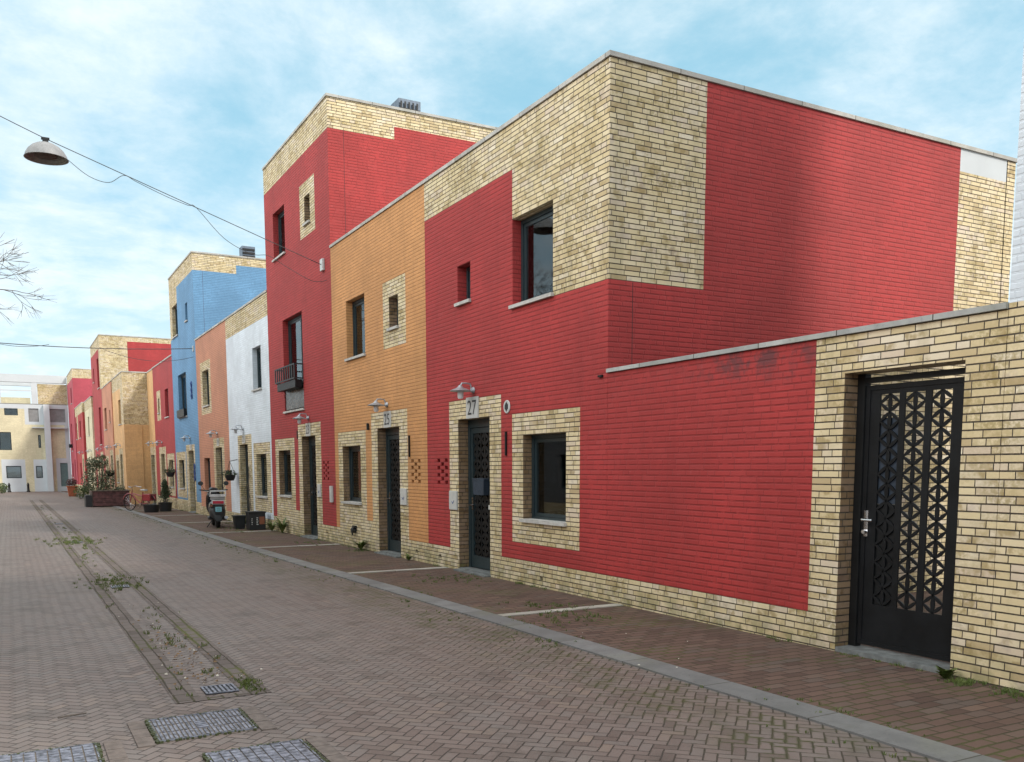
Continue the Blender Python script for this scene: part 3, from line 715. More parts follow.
# stains of dark mould low relief under the coping are in the paint material
gate=empty('garden_gate',(.19,5.42,0),'tall black steel gate with three columns of star-shaped cut-outs in the garden wall','gate')
m=MB()   # fixed frame
m.box(.16,.23,5.36,5.438,.03,2.375); m.box(.17,.22,4.335,4.372,.03,2.297)
m.box(.165,.225,4.335,5.36,2.298,2.343)
m.build('gate_frame',M['black'],gate)
m=MB(); gy0,gy1=4.38,5.352; gz0,gz1=.06,2.275
cols=[(4.55,4.73),(4.79,4.975),(5.03,5.215)]; lz0,lz1=.42,2.195
xs=(.18,.195)
def gb(a,b,c,d): m.box(xs[0],xs[1],a,b,c,d)
gb(gy0,gy1,gz0,lz0); gb(gy0,gy1,lz1,gz1); gb(gy0,cols[0][0],lz0,lz1); gb(cols[0][1],cols[1][0],lz0,lz1); gb(cols[1][1],cols[2][0],lz0,lz1); gb(cols[2][1],gy1,lz0,lz1)
for (a,b,c,d) in ((gy0,gy0+.04,gz0,gz1),(gy1-.04,gy1,gz0,gz1),(gy0+.04,gy1-.04,gz0,gz0+.04),(gy0+.04,gy1-.04,gz1-.04,gz1)): m.box(.172,.2,a,b,c,d)
gp=m.build('gate_leaf',M['gate'],gate)
for a,b in cols:
    m=MB(); lattice(m,a,b,lz0,lz1,12,lambda u,v,w:(.181+w,u,v),.012,.030,.021); m.build('star_lattice',M['gate'],gp)
m=MB(); m.box(.199,.206,cols[2][0]-.02,cols[2][1]+.02,1.28,2.0); m.build('backing_board',M['dkblue'],gp)
m=MB(); m.box(.199,.207,cols[2][0]-.02,cols[2][1]+.02,.4,1.278); m.build('backing_board',M['black'],gp)
m=MB(); m.box(.168,.18,5.285,5.325,1.0,1.22); m.box(.12,.168,5.292,5.318,1.13,1.155); m.tube([(.12,5.31,1.142),(.118,5.20,1.142)],.012,8); m.lathe([(0,.02),(.018,.02),(.018,-.02),(0,-.02)],(.155,5.305,1.04),10,Matrix.Rotation(R(90),4,'Y')); m.build('handle',M['chrome'],gp,True)
for ob in gate.children: fixpar(ob,gate)
m=MB(); m.box(1.5,6.0,7.6,7.8,-.02,2.95)
sh=m.build('courtyard_wall',M['ybrick'],None); tag(sh,'yellow brick courtyard wall seen through the cut-outs of the black gate','wall')

# ------------------------------------------------------------------ end building closing the street
EB=empty('apartment_building',(-8,88,0),'white and yellow block with grey shutters closing the far end of the street','building')
Yb=88.0; ks=Yb/86
def ex(x): return -6.235+(x+6.235)*ks
def ez(z): return 1.6+(z-1.6)*ks
def me_(u,v,w): return (u,Yb+w,v)
wins=[(-6.36,-5.38,5.95,6.52),(-4.6,-3.85,5.45,6.55),(-3.05,-1.86,5.45,6.55),(-7.6,-5.97,3.1,4.57),(-4.0,-3.8,3.3,4.36),(-6.48,-5.37,.78,1.79),(-4.3,-3.8,.78,1.79),(-2.46,-1.88,-.0,2.04),(-10,-8.6,3.1,4.5),(-10,-8.6,.8,1.8),(-12.9,-11.6,3.1,4.5),(-12.9,-11.6,.8,1.8),(-9.6,-8.2,5.6,6.5)]
wins=[(ex(a),ex(b),ez(c) if c>0 else 0.02,ez(d)) for a,b,c,d in wins]
slab(EB,me_,-16,-1.52,-.6,7.0,('wall',M['cream']),
 [('white_render',M['endwhite'],-16,-1.52,6.62,7.0),('white_render',M['endwhite'],ex(-6.8),ex(-5.06),-.6,2.35),('white_render',M['endwhite'],ex(-4.45),ex(-3.0),-.6,2.35),
  ('white_render',M['endwhite'],ex(-2.75),-1.52,-.6,2.45),('white_render',M['endwhite'],ex(-1.95),-1.52,2.45,6.62),('white_render',M['endwhite'],-16,-9.2,-.6,2.35),('white_render',M['endwhite'],ex(-4.9),ex(-1.8),5.3,6.62)],wins)
for i,(a,b,c,d) in enumerate(wins):
    mt='shutter' if i in (1,2) else ('doorgreen' if i==7 else None)
    if mt:
        m=MB(); m.box(a+.01,b-.01,Yb+.1,Yb+.15,c+.005,d-.01)
        if i!=7:
            for k in range(9): m.box(a+.03,b-.03,Yb+.085,Yb+.099,c+.03+k*.115,c+.03+k*.115+.06)
        else: 
            m.box(a+.1,b-.2,Yb+.085,Yb+.099,1.0,1.06)
        m.build('door' if i==7 else 'shutter',M[mt],EB)
    else:
        f=MB(); g=.07
        f.box(a+.005,a+g,Yb+.08,Yb+.15,c,d); f.box(b-g,b-.005,Yb+.08,Yb+.15,c,d); f.box(a+g,b-g,Yb+.081,Yb+.149,c,c+g); f.box(a+g,b-g,Yb+.081,Yb+.149,d-g,d)
        if b-a>1.2: f.box((a+b)/2-.04,(a+b)/2+.04,Yb+.082,Yb+.148,c+g,d-g)
        w=f.build('window',M['frame'],EB)
        p=MB(); p.box(a+g-.01,b-g+.01,Yb+.11,Yb+.118,c+g-.01,d-g+.01); p.build('pane',M['glass'],w)
        if c<2.5:
            p=MB(); p.box(a+g,b-g,Yb+.16,Yb+.17,c+g,d-g); p.build('blind',M['curtain'],w)
m=MB(); m.box(-16,-1.52,Yb+.22,Yb+9,-.05,.0); m.box(-16,-1.52,Yb+8.8,Yb+9,0,7); m.box(-16,-15.8,Yb+.22,Yb+8.8,0,7); m.box(-1.72,-1.52,Yb+.22,Yb+8.8,0,7); m.build('rear_walls',M['cream'],EB)
m=MB(); m.box(-16,-1.52,Yb+.0,Yb+9,7.001,7.06); m.build('roof_terrace',M['roof'],EB)
m=MB(); m.box(ex(-3.5),ex(-3.05),Yb-.5,Yb-.02,-.6,7.0); m.build('column',M['endwhite'],EB)
m=MB()
m.box(ex(-3.84),ex(-1.62),Yb+.1,Yb+.3,7.061,8.75); m.build('terrace_wall',M['ybrick_far'],EB)
m=MB()
for xx in (ex(-4.3),ex(-6.95),ex(-9.6)): m.box(xx,xx+.42,Yb+.02,Yb+.4,7.061,8.85)
m.box(-11,-1.52,Yb+.0,Yb+.42,8.852,9.50); m.box(ex(-1.6),-1.52,Yb+.02,Yb+.4,7.061,8.85)
m.box(-11,-1.52,Yb+4.0,Yb+4.4,8.852,9.5)
m.box(-11,ex(-4.32),Yb+.03,Yb+.1,8.1,8.2)
m.build('terrace_frame',M['endwhite'],EB)
m=MB(); m.box(-11,-4.3,Yb+3,Yb+3.2,7.061,7.75); m.build('terrace_parapet',M['cream'],EB)
m=MB(); m.box(ex(-4.4),ex(-1.8),Yb-.35,Yb-.01,5.0,5.08); m.build('ledge',M['endwhite'],EB)
for ob in EB.children: fixpar(ob,EB)

# ------------------------------------------------------------------ opposite row (outside the frame, on the left of the street)
OPP=[(-2,8,5.7,'orange'),(8,15,5.7,'white'),(15,23,10.4,'cream'),(23,31,5.7,'slate'),(31,38,6.3,'orange'),(38,50,5.7,'salmon'),(50,62,5.7,'ochre')]
words={'orange':'orange','white':'white','ochre':'ochre','crimson':'red','salmon':'salmon'}
for i,(a,b,H,c) in enumerate(OPP):
    lab=['low orange house opposite the black gate','low white house opposite the orange house numbered 25','tall cream block opposite the tall red house, holding the lamp cable','low slate grey house opposite the white one','low orange house opposite the light blue one','long low salmon house opposite the wooden planter','long low ochre house opposite the far end of the row'][i]
    h=empty('row_house',(-10.7,(a+b)/2,0),lab,'house','houses on the left side of the street')
    def mm(u,v,w): return (-10.7-w,u,v)
    hol=[]; y=a+1
    while y+1.2<b:
        for z in (0.84,3.78,6.84):
            if z+1.3<H: hol.append((y,y+1.2,z,z+1.2))
        y+=2.6
    slab(h,mm,a+.002,b-.002,-.6,H,('front_wall',M[c]),[('plinth',M['ybrick'],a,b,-.6,.3)],hol)
    m=MB(); m.box(-18,-10.92,a+.002,b-.002,H-.4,H-.3); m.box(-18.2,-18,a+.002,b-.002,-.6,H); m.box(-18,-10.92,a+.002,a+.2,-.6,H); m.box(-18,-10.92,b-.2,b-.002,-.6,H); m.build('rear_walls',M['ybrick'],h)
    for (p,q,r_,s) in hol:
        m=MB(); 
        m.box(-10.9,-10.82,p+.003,p+.07,r_,s); m.box(-10.9,-10.82,q-.07,q-.003,r_,s); m.box(-10.899,-10.821,p+.07,q-.07,r_,r_+.07); m.box(-10.899,-10.821,p+.07,q-.07,s-.07,s)
        w=m.build('window',M['frame'],h); m=MB(); m.box(-10.87,-10.862,p+.06,q-.06,r_+.06,s-.06); m.build('pane',M['glass'],w)
    for ob in h.children: fixpar(ob,h)

# ------------------------------------------------------------------ ground
def slope_mesh(o):
    import bmesh
    bm=bmesh.new(); bm.from_mesh(o.data); bmesh.ops.bisect_plane(bm,geom=bm.verts[:]+bm.edges[:]+bm.faces[:],plane_co=(0,4,0),plane_no=(0,1,0))
    for v in bm.verts: v.co.z+=gz(v.co.y)
    bm.to_mesh(o.data); bm.free()
def sheet(name,pts,z,mat,label=None):
    m=MB(); m.poly([(x,y,z) for x,y in pts]); o=m.build(name,mat); o['kind']='structure'; slope_mesh(o)
    for p in o.data.polygons:
        if p.normal.z<0: p.flip()
    return o
sheet('ground',[(-600,-300),(600,-300),(600,900),(-600,900)],-.05,M['ground'])
KB=[(-20,-1.86),(0,-1.86),(5,-1.87),(8,-1.88),(11,-1.92),(15,-2.0),(19,-2.05),(24.3,-2.09),(33,-2.07),(39.5,-2.08),(50,-2.15),(68,-2.4),(84,-2.70)]
def kx(y):
    for (a,xa),(b,xb) in zip(KB,KB[1:]):
        if a<=y<=b: return xa+(xb-xa)*(y-a)/(b-a)
    return KB[-1][1]
kw=.27
road=[(-10.69,-20)]+[(x,y) for y,x in KB]+[(-2.75,87.9),(-30,87.9),(-30,62),(-10.69,62)]
sheet('road',road,-.010,M['herring'])
sheet('sidewalk',[(x+kw-.05,y) for y,x in KB]+[(-2.45,87.9),(7,87.9),(7,-20)],-.004,M['paver'])
m=MB()
ys=[-20,0,2,4,5,6,7,8,9.5,11,13,15,17,19,21.5,24.3,28,33,36,39.5,44,50,56,62,68,84]
for a,b in zip(ys,ys[1:]):
    xa,xb=kx(a),kx(b); wa=kw
    n=len(m.v)
    for x,y in ((xa,a),(xa+kw,a),(xb+kw,b),(xb,b)): m.v+=[(x,y,.004),(x,y,-.03)]
    m.f+=[(n,n+2,n+4,n+6),(n,n+6,n+7,n+1),(n+2,n+3,n+5,n+4)]
k=m.build('kerb',M['kerb']); k['kind']='structure'; slope_mesh(k)
m=MB()
for yb in (8.62,13.47,19.05,24.4,29.8,35.1,40.6):
    x0=kx(yb)+kw+.003
    m.box(x0,-.012,yb-.07,yb+.07,-.03,.006)
k=m.build('paving_band',M['band']); k['kind']='structure'; slope_mesh(k)
for xa,xb in ((-5.32,-5.14),(-4.84,-4.66)): sheet('gutter_edging',[(xa,6.55),(xb,6.55),(xb,60),(xa,60)],-.006,M['gutterp'])
sheet('gutter_edging',[(-5.32,6.45),(-4.66,6.45),(-4.66,6.548),(-5.32,6.548)],-.006,M['gutterp'])

# access covers and drains
def cover(X0,X1,Y0,Y1,label,pat):
    o=empty('access_cover',((X0+X1)/2,(Y0+Y1)/2,0),label,'manhole cover','access covers in the road')
    L=o.location; m=MB(); t=.022
    m.box(X0-.005,X1+.005,Y0-.005,Y1+.005,-.03,-.004); b0=m.build('cover_bed',M['ground'],o)
    m=MB(); z0,z1=-.0035,.004
    t=.010; m.box(X0,X0+t,Y0,Y1,z0,z1); m.box(X1-t,X1,Y0,Y1,z0,z1); m.box(X0+t,X1-t,Y0,Y0+t,z0,z1); m.box(X0+t,X1-t,Y1-t,Y1,z0,z1); m.build('cover_rim',mat_cov,o)
    m=MB(); w=X1-X0-2*t-.01; d=Y1-Y0-2*t-.01; x=X0+t+.005; y=Y0+t+.005
    if pat==0:
        nx,ny=9,10
        for i in range(nx):
            for j in range(ny):
                m.box(x+w*i/nx+.004,x+w*(i+1)/nx-.004,y+d*j/ny+.004+(.5*d/ny if i%2 else 0)*0,y+d*(j+1)/ny-.004,-.0035,.003)
    else:
        nx=21
        for i in range(nx):
            for j in range(3):
                if i in (9,10,11) and j==1:
                    continue
                m.box(x+w*i/nx+.005,x+w*(i+1)/nx-.005,y+d*j/3+.01,y+d*(j+1)/3-.01,-.0035,.003)
        for j in range(4): m.box(x+w*9/nx+.004,x+w*12/nx-.004,y+d*(1+j/4)/3+.012,y+d*(1+(j+1)/4)/3-.002,-.0035,.003)
    m.build('cover_treads',mat_cov,o)
    m=MB(); rnd=random.Random(int(X0*100))
    for i in range(260):   # moss creeping in along the rim
        s=rnd.random(); e_=rnd.choice((0,1,2,2,3,3)); px=X0+(X1-X0)*s if e_<2 else (X0-.004 if e_==2 else X1+.004); py=(Y0-.004 if e_==0 else Y1+.004) if e_<2 else Y0+(Y1-Y0)*s
        px+=rnd.uniform(-.012,.012); py+=rnd.uniform(-.012,.012); r=rnd.uniform(.002,.008)
        m.box(px-r,px+r,py-r,py+r,-.01,.002+r*.5)
    m.build('moss',M['moss'],o)['kind']='stuff'
    for ob in o.children: fixpar(ob,o)
mat_cov=plain('blue_grey_cast_iron',(.15,.16,.20),.5,.25,.6,22,.003)
cover(-5.55,-4.98,5.55,6.07,'grey-blue cast cover with ribs around a small crest, middle of three in the road',1)
cover(-6.45,-5.88,5.18,5.70,'grey-blue cast cover with square studs cut off at the lower left corner',0)
cover(-5.36,-4.81,4.62,5.17,'grey-blue studded cast cover nearest the camera at the bottom edge',0)
# soldier brick edging beside covers
m=MB()
for (xa,ya,yb) in ((-4.97,5.5,6.1),(-5.85,5.15,5.72),(-4.79,4.6,5.2),(-5.68,5.5,6.1)):
    nbr=3
    for i in range(nbr): m.box(xa+.01,xa+.105,ya+(yb-ya)*i/nbr+.004,ya+(yb-ya)*(i+1)/nbr-.004,-.02,-.002)
k=m.build('brick_edging',plain('edging_brick',(.125,.105,.095),.85,0,.25,18,.003)); k['kind']='structure'; slope_mesh(k)
def drain(y,label):
    o=empty('street_drain',(-4.95,y,0),label,'drain grate','drains in the gutter line')
    m=MB(); m.box(-5.09,-4.86,y-.12,y+.12,-.03,-.003); m.build('drain_pit',M['black'],o)
    m=MB(); m.box(-5.09,-5.075,y-.12,y+.12,-.0025,.004); m.box(-4.875,-4.86,y-.12,y+.12,-.0025,.004)
    m.box(-5.075,-4.875,y-.12,y-.105,-.0025,.004); m.box(-5.075,-4.875,y+.105,y+.12,-.0025,.004)
    for i in range(6):
        x=-5.062+i*.032; m.box(x,x+.017,y-.105,y+.105,-.0025,.0035)
    m.build('grate',mat_cov,o)
    for ob in o.children: fixpar(ob,o)
for y,l in ((6.72,'nearest barred drain grate with weeds at the end of the gutter line'),(13.6,'second barred drain grate among weeds, halfway up the gutter line'),(22.9,'third drain grate in the gutter, a weedy speck in the road'),(31.5,'farthest drain grate in the gutter line')): drain(y,l)

# ------------------------------------------------------------------ plants
def leaves(mb,c,rad,n,size,rnd,shell=.0,up=0):
    for _ in range(n):
        while True:
            p=Vector((rnd.uniform(-1,1),rnd.uniform(-1,1),rnd.uniform(-1,1)))
            if shell<p.length<1: break
        q=Vector((c[0]+p.x*rad[0],c[1]+p.y*rad[1],c[2]+p.z*rad[2]))
        s=size*rnd.uniform(.6,1.3); a=Vector((rnd.gauss(0,1),rnd.gauss(0,1),rnd.gauss(0,1)+up)).normalized(); b=a.cross(Vector((rnd.gauss(0,1),rnd.gauss(0,1),rnd.gauss(0,1)))).normalized()
        mb.poly([q-a*s,q-b*s*.4,q+a*s,q+b*s*.4])
def tufts(mb,spots,rnd,h=.06,nb=10,spread=.03,w=.004):
    for (x,y,k) in spots:
        for _ in range(int(nb*k)):
            a=rnd.uniform(0,6.28); r=rnd.uniform(0,spread*k); px,py=x+math.cos(a)*r,y+math.sin(a)*r; hh=h*k*rnd.uniform(.3,1)
            lx,ly=math.cos(a)*hh*rnd.uniform(.2,1),math.sin(a)*hh*rnd.uniform(.2,1); b=rnd.uniform(0,6.28); wx,wy=math.cos(b)*w,math.sin(b)*w
            mb.poly([(px-wx,py-wy,-.01),(px+wx,py+wy,-.01),(px+lx*.5+wx*.7,py+ly*.5+wy*.7,hh*.7),(px+lx,py+ly,hh)])
rnd=random.Random(3)
sp=[]
for _ in range(520):   # along the gutter
    y=6.5+rnd.random()**1.8*45; x=-5.0+rnd.gauss(0,.14)
    if noise.noise((x*3,y*.7,1))>.05: sp.append((x,y,rnd.uniform(.2,.7)))
for _ in range(90): sp.append((-4.75+rnd.gauss(0,.04),6.75+rnd.gauss(0,.15),rnd.uniform(.15,.45)))
for _ in range(120): sp.append((-5.0+rnd.gauss(0,.2),14.1+rnd.gauss(0,.5),rnd.uniform(.3,.75)))
for _ in range(60): sp.append((-5.0+rnd.gauss(0,.3),23+rnd.gauss(0,.7),rnd.uniform(.6,1.2)))
for _ in range(900):  # both edges of the kerb
    y=2.5+rnd.random()**1.3*45; x=kx(y)+(rnd.gauss(-.12,.14) if rnd.random()<.6 else kw+abs(rnd.gauss(0,.06)))
    if noise.noise((x*2,y*.6,4))>-.02: sp.append((x,y,rnd.uniform(.15,.5)))
for _ in range(900):  # foot of the walls
    y=3.2+rnd.random()*43; x=-.02-abs(rnd.gauss(0,.035))
    if noise.noise((1,y*.9,7))>.05: sp.append((x,y,rnd.uniform(.2,.6)))
for (cx,cy,n_,s_) in ((-1.0,8.2,70,.25),(-.6,12.0,70,.3),(-.75,9.0,40,.2),(-.1,17.3,40,.12),(-.35,19.6,60,.35),(-.12,4.15,50,.06),(-.08,3.7,60,.1),(-.6,26.0,90,.3),(-.5,28.5,60,.3),(-.9,24.6,40,.2)):
    for _ in range(n_): sp.append((cx+rnd.gauss(0,s_),cy+rnd.gauss(0,s_),rnd.uniform(.25,.7)))
sp=[s for s in sp if s[0]<-.01]
m=MB(); tufts(m,sp,rnd,.052,18,.05); o=m.build('weeds',M['weed']); tag(o,'low green weeds growing in the paving joints, along the kerb and the wall feet','weeds',kind='stuff')
def broad(name,x,y,h,n,label,mat='weed',w=.035,spread=.8):
    m=MB(); rn=random.Random(int(x*100+y*10))
    for i in range(n):
        a=rn.uniform(0,6.28); l=h*rn.uniform(.6,1.1); dx,dy=math.cos(a),math.sin(a); px,py=-dy*w,dx*w; ev=rn.uniform(.5,1.1)
        p0=Vector((x,y,0)); p1=p0+Vector((dx*l*.35*spread,dy*l*.35*spread,l*.55*ev)); p2=p0+Vector((dx*l*spread,dy*l*spread,l*.8*ev))
        m.quad(p0-Vector((px,py,0))*.3,p0+Vector((px,py,0))*.3,p1+Vector((px,py,0)),p1-Vector((px,py,0))); m.poly([p1-Vector((px,py,0)),p1+Vector((px,py,0)),p2])
    o=m.build(name,M[mat],None,off=(x,y,0)); o.location=(x,y,0); tag(o,label,'plant','weeds standing at the foot of the walls'); return o
broad('wall_weed',-.14,23.3,.55,26,'tallest leafy weed at the foot of the tall red house 23',spread=.5)
broad('wall_weed',-.16,24.3,.4,20,'leafy weed between the black crates and the tall red house',spread=.6)
broad('wall_weed',-.12,17.35,.26,22,'leafy weed under the lower window of the orange house 25')
broad('wall_weed',-.25,27.2,.35,24,'bushy weed behind the scooter at the white house')
broad('wall_weed',-.12,4.28,.12,24,'small green tuft at the right foot of the black gate')
broad('wall_weed',-.1,14.9,.13,14,'small weed right of the door of the orange house 25')
# litter: bits of leaf and shell
m=MB(); m2=MB()
for i in range(110):
    y=4.5+rnd.random()**1.5*20; x=rnd.choice((kx(y)+rnd.gauss(.2,.35),rnd.uniform(-8,-.1),-5+rnd.gauss(0,.25)))
    if x>-.05: continue
    s=rnd.uniform(.004,.014); a=rnd.uniform(0,3.1); c_,s_=math.cos(a)*s,math.sin(a)*s
    (m if rnd.random()<.3 else m2).poly([(x-c_,y-s_,.006),(x+s_*.6,y-c_*.6,.012),(x+c_,y+s_,.008),(x-s_*.6,y+c_*.6,.007)])
for i in range(160):
    y=6.9+abs(rnd.gauss(0,1.6)); x=-5.0+rnd.gauss(0,.14); s=rnd.uniform(.008,.02); a=rnd.uniform(0,3.1); c_,s_=math.cos(a)*s,math.sin(a)*s
    (m if rnd.random()<.08 else m2).poly([(x-c_,y-s_,.004),(x+s_*.6,y-c_*.6,.016),(x+c_,y+s_,.006),(x-s_*.6,y+c_*.6,.005)])
o=m.build('litter',M['litter']); tag(o,'pale scattered crumbs and petals lying on the paving','litter',kind='stuff')
o=m2.build('fallen_leaves',M['deadleaf']); tag(o,'brown fallen leaf bits gathered along the gutter and kerb','leaves',kind='stuff')
m=MB(); m.tube([(-6.05,6.42,.004),(-5.97,6.44,.006),(-5.88,6.45,.005)],.006,5); o=m.build('twig',M['bark']); tag(o,'short pale twig lying on the road left of the covers','twig')

def shrub(name,x,y,label,blobs,mat,n,size,stems=6,h=1.5,cat='shrub',seed=1,z0=0):
    rn=random.Random(seed); e=empty(name,(x,y,z0),label,cat)
    m=MB()
    for (cx,cy,cz,rx,ry,rz_) in blobs: leaves(m,(cx,cy,cz),(rx,ry,rz_),int(n/len(blobs)),size,rn)
    m.build('foliage',M[mat],e)
    m=MB()
    for i in range(stems):
        b=rn.choice(blobs); tx,ty,tz=b[0]+rn.uniform(-.6,.6)*b[3],b[1]+rn.uniform(-.6,.6)*b[4],b[2]+rn.uniform(-.2,.8)*b[5]
        m.tube([(rn.uniform(-.04,.04),rn.uniform(-.04,.04),0),(tx*.4,ty*.4,tz*.5),(tx,ty,tz)],.015,5,.004)
    m.build('stem',M['bark'],e); return e
# big airy olive-green shrub beyond the planter
shrub('tall_shrub',-2.0,54.0,'large airy olive green shrub behind the red wooden planter',
 [(-.1,0,1.35,.5,.5,.6),(.35,.1,1.0,.35,.4,.5),(-.45,.1,1.0,.35,.4,.5),(.1,0,1.9,.35,.35,.35),(-.3,0,1.75,.3,.3,.35),(.1,-.1,.6,.5,.4,.35)],'olive',2600,.055,16,seed=5)
shrub('small_shrub',-2.5,61.0,'low dense green shrub between the clay pot and the tall airy shrub',[(0,0,.35,.4,.4,.35),(.3,.1,.5,.3,.3,.3)],'leaf',900,.05,4,seed=6)
# wooden planter
pl=empty('wooden_planter',(-2.15,46.7,0),'long worn red wooden planter with a black end at the kerb','planter')
m=MB()
for i in range(4): m.box(-.70,.72,-.46,-.42,.03+i*.15,.03+i*.15+.14)
m.build('front_boards',M['wood'],pl)
m=MB()
for i in range(4): m.box(.70,.74,-.42,.9,.03+i*.15,.03+i*.15+.14); m.box(-.74,-.705,-.42,.9,.03+i*.15,.03+i*.15+.14)
m.box(-.7,.7,.86,.9,.03,.62); m.build('side_boards',M['wood2'],pl)
m=MB(); m.box(-.98,-.745,-.5,.4,.0,.45); m.box(-.96,-.76,-.48,.38,.45,.47); m.build('end_tub',M['plast'],pl)
m=MB(); m.box(-.76,.78,-.50,-.38,.625,.66); m.box(.66,.78,-.378,.95,.625,.66); m.build('top_rail',M['wood2'],pl)
m=MB(); m.box(-.7,.7,-.41,.85,.4,.55); m.build('soil',M['ground'],pl)
rn=random.Random(11); m=MB(); leaves(m,(.45,.2,.72),(.25,.35,.16),160,.05,rn); leaves(m,(-.3,.2,.66),(.3,.3,.12),120,.04,rn); o=m.build('planter_plants',M['dkleaf'],None); o.location=(-2.15,46.7,0); o.scale=(1.1,1.1,1.1); tag(o,'low dark green plants growing in the red wooden planter','plants')
# clay pot with dark red plant
pt=empty('clay_pot',(-2.6,68.0,0),'square red-brown clay pot left of the shrubs at the kerb','plant pot')
m=MB(); m.frustum(0,0,0,.55,.2,.2,.27,.27); m.frustum(0,0,.55,.62,.3,.3,.3,.3); m.build('pot',M['terra'],pt)
m=MB(); m.box(-.25,.25,-.25,.25,.56,.625); m.build('soil',M['ground'],pt)
m=MB(); leaves(m,(0,0,.82),(.33,.33,.22),260,.06,rn); o=m.build('red_plant',M['redleaf'],None); o.location=(-2.6,68.0,0); o.scale=(1.14,1.14,1.14); tag(o,'dark red leafy plant in the square clay pot','plant')
# two black tubs with a cypress
def tub(x,y,z1,a,b,label):
    m=MB(); n=18; prof=[(0,0),(a*.85,0),(a,z1-.03),(a*1.06,z1-.03),(a*1.06,z1),(a*.97,z1),(a*.9,z1-.08),(0,z1-.08)]
    m.lathe([(r,z) for r,z in prof],(0,0,0),n); o=m.build('black_tub',M['plast'],None,True); o.scale=(1,b/a,1); o.location=(x,y,0)
    tag(o,label,'tub','black plant tubs beside the bicycle'); return o
tub(-1.37,38.5,.30,.31,.28,'wide low black tub in front of the red bicycle')
tub(-.76,39.1,.36,.27,.27,'taller black tub holding the small cypress')
shrub('dwarf_cypress',-.76,39.1,'small upright dark green cypress in a black tub by the red bicycle',[(0,0,.66,.17,.17,.32),(0,0,.45,.2,.2,.2),(.02,0,.85,.11,.11,.2)],'dkleaf',1300,.035,2,seed=9,z0=.25)
shrub('leafy_plant',-.45,41.3,'airy light green plant between the cypress and the blue house',[(0,0,.55,.3,.3,.35),(.1,0,.8,.2,.2,.25)],'olive',420,.05,6,seed=19)
# hanging baskets
def basket(x,y,z,r,label,seed,mat='dkleaf',wallx=0):
    rn=random.Random(seed); e=empty('hanging_basket',(x,y,z),label,'hanging basket','hanging plant baskets on the house fronts')
    m=MB(); m.lathe([(0,-r*1.1),(r*.6,-r*1.05),(r*.9,-r*.5),(r,0),(r*.95,0),(0,-.03)],(0,0,0),16); m.build('bowl',M['plast'],e,True)
    m=MB()
    for k in range(3):
        a=k*2.1; m.tube([(r*.95*math.cos(a),r*.95*math.sin(a),0),(0,0,.42)],.006,4)
    m.tube([(0,0,.42),(wallx-x-.0,0,.47)],.010,5); m.build('bracket',M['black'],e)
    m=MB(); leaves(m,(0,0,.05),(r*1.35,r*1.35,r*.6),150,.045,rn); m.build('foliage',M[mat],e)
basket(-.24,28.95,1.38,.17,'black pot basket with trailing stems by the white house door',1)
basket(-.22,41.1,1.42,.19,'dark green spreading basket between the light blue and the lower red house',2)
basket(-1.40,54.2,1.35,.2,'small dark basket on the far salmon house',3,wallx=-1.2)
# bare climbing stems by the white house door
m=MB(); rn=random.Random(4)
for k in range(5):
    y=27.2+rn.uniform(-.08,.08); pts=[(-.05,y,0)]
    for i in range(8): pts.append((-.04-rn.random()*.05,pts[-1][1]+rn.uniform(-.06,.06),pts[-1][2]+.21))
    m.tube(pts,.008,4,.003)
o=m.build('climbing_stem',M['bark']); tag(o,'thin bare climbing stems beside the white house door','climber')

# crates
def crate(x,y,a,b,z1,label,deco):
    e=empty('black_crate',(x,y,0),label,'crate','black crates by the white house')
    m=MB(); t=.015
    if deco: m.box(-a,a,-b,-b+t,0,z1-.04); m.box(-a,a,b-t,b,0,z1-.04); m.box(-a,-a+t,-b+t,b-t,0,z1-.04); m.box(a-t,a,-b+t,b-t,0,z1-.04); m.box(-a+t,a-t,-b+t,b-t,0,.02)
    else: m.frustum(0,0,0,z1-.04,a*.8,b*.8,a,b)
    m.build('crate_body',M['plast'],e,bevel=.006)
    m=MB(); m.box(-a-.02,a+.02,-b-.02,b+.02,z1-.04,z1); m.build('crate_lid',M['plast'],e,bevel=.008)
    if deco:
        m=MB(); m.box(.05,a-.03,-b-.006,-b-.001,z1*.3,z1*.72); m.build('label_sticker',M['brownlab'],e)
        m=MB()
        for k in range(5): m.box(-.03,.02-.012*(k%2),-b-.006,-b-.001,z1*.28+k*.045,z1*.28+k*.045+.022)
        for k in range(4): m.box(-.16,-.145+.01*(k%2),-b-.006,-b-.001,z1*.28+k*.05,z1*.28+k*.05+.03)
        m.build('white_marks',M['plate'],e)
crate(-.37,25.2,.22,.2,.50,'larger lidded black crate with a brown sticker and white marks',True)
crate(-.70,25.75,.15,.15,.38,'smaller tapered black crate left of the stickered one',False)

# ------------------------------------------------------------------ scooter (rear view)
S=empty('motor_scooter',(-1.12,26.6,0),'black motor scooter parked with its tail and pale blue plate towards us','scooter',rz=R(-6))
def wheel(par,y,r,name='wheel'):
    m=MB(); k=28
    prof=[(r-.09,-.045),(r-.03,-.055),(r,-.03),(r+.004,0),(r,.03),(r-.03,.055),(r-.09,.045),(r-.10,0),(r-.09,-.045)]
    Mx=Matrix.Translation((0,y,r))@Matrix.Rotation(R(90),4,'Y'); m.lathe(prof,(0,0,0),k,Mx); w=m.build(name,M['rubber'],par,True)
    m=MB(); m.lathe([(0,-.03),(.05,-.035),(.06,-.02),(r-.1,-.015),(r-.088,-.04),(r-.088,.04),(r-.1,.015),(.06,.02),(.05,.035),(0,.03)],(0,0,0),k,Mx); m.build('rim',M['silver'],w,True); return w
wheel(S,.0,.235); wheel(S,1.28,.235)
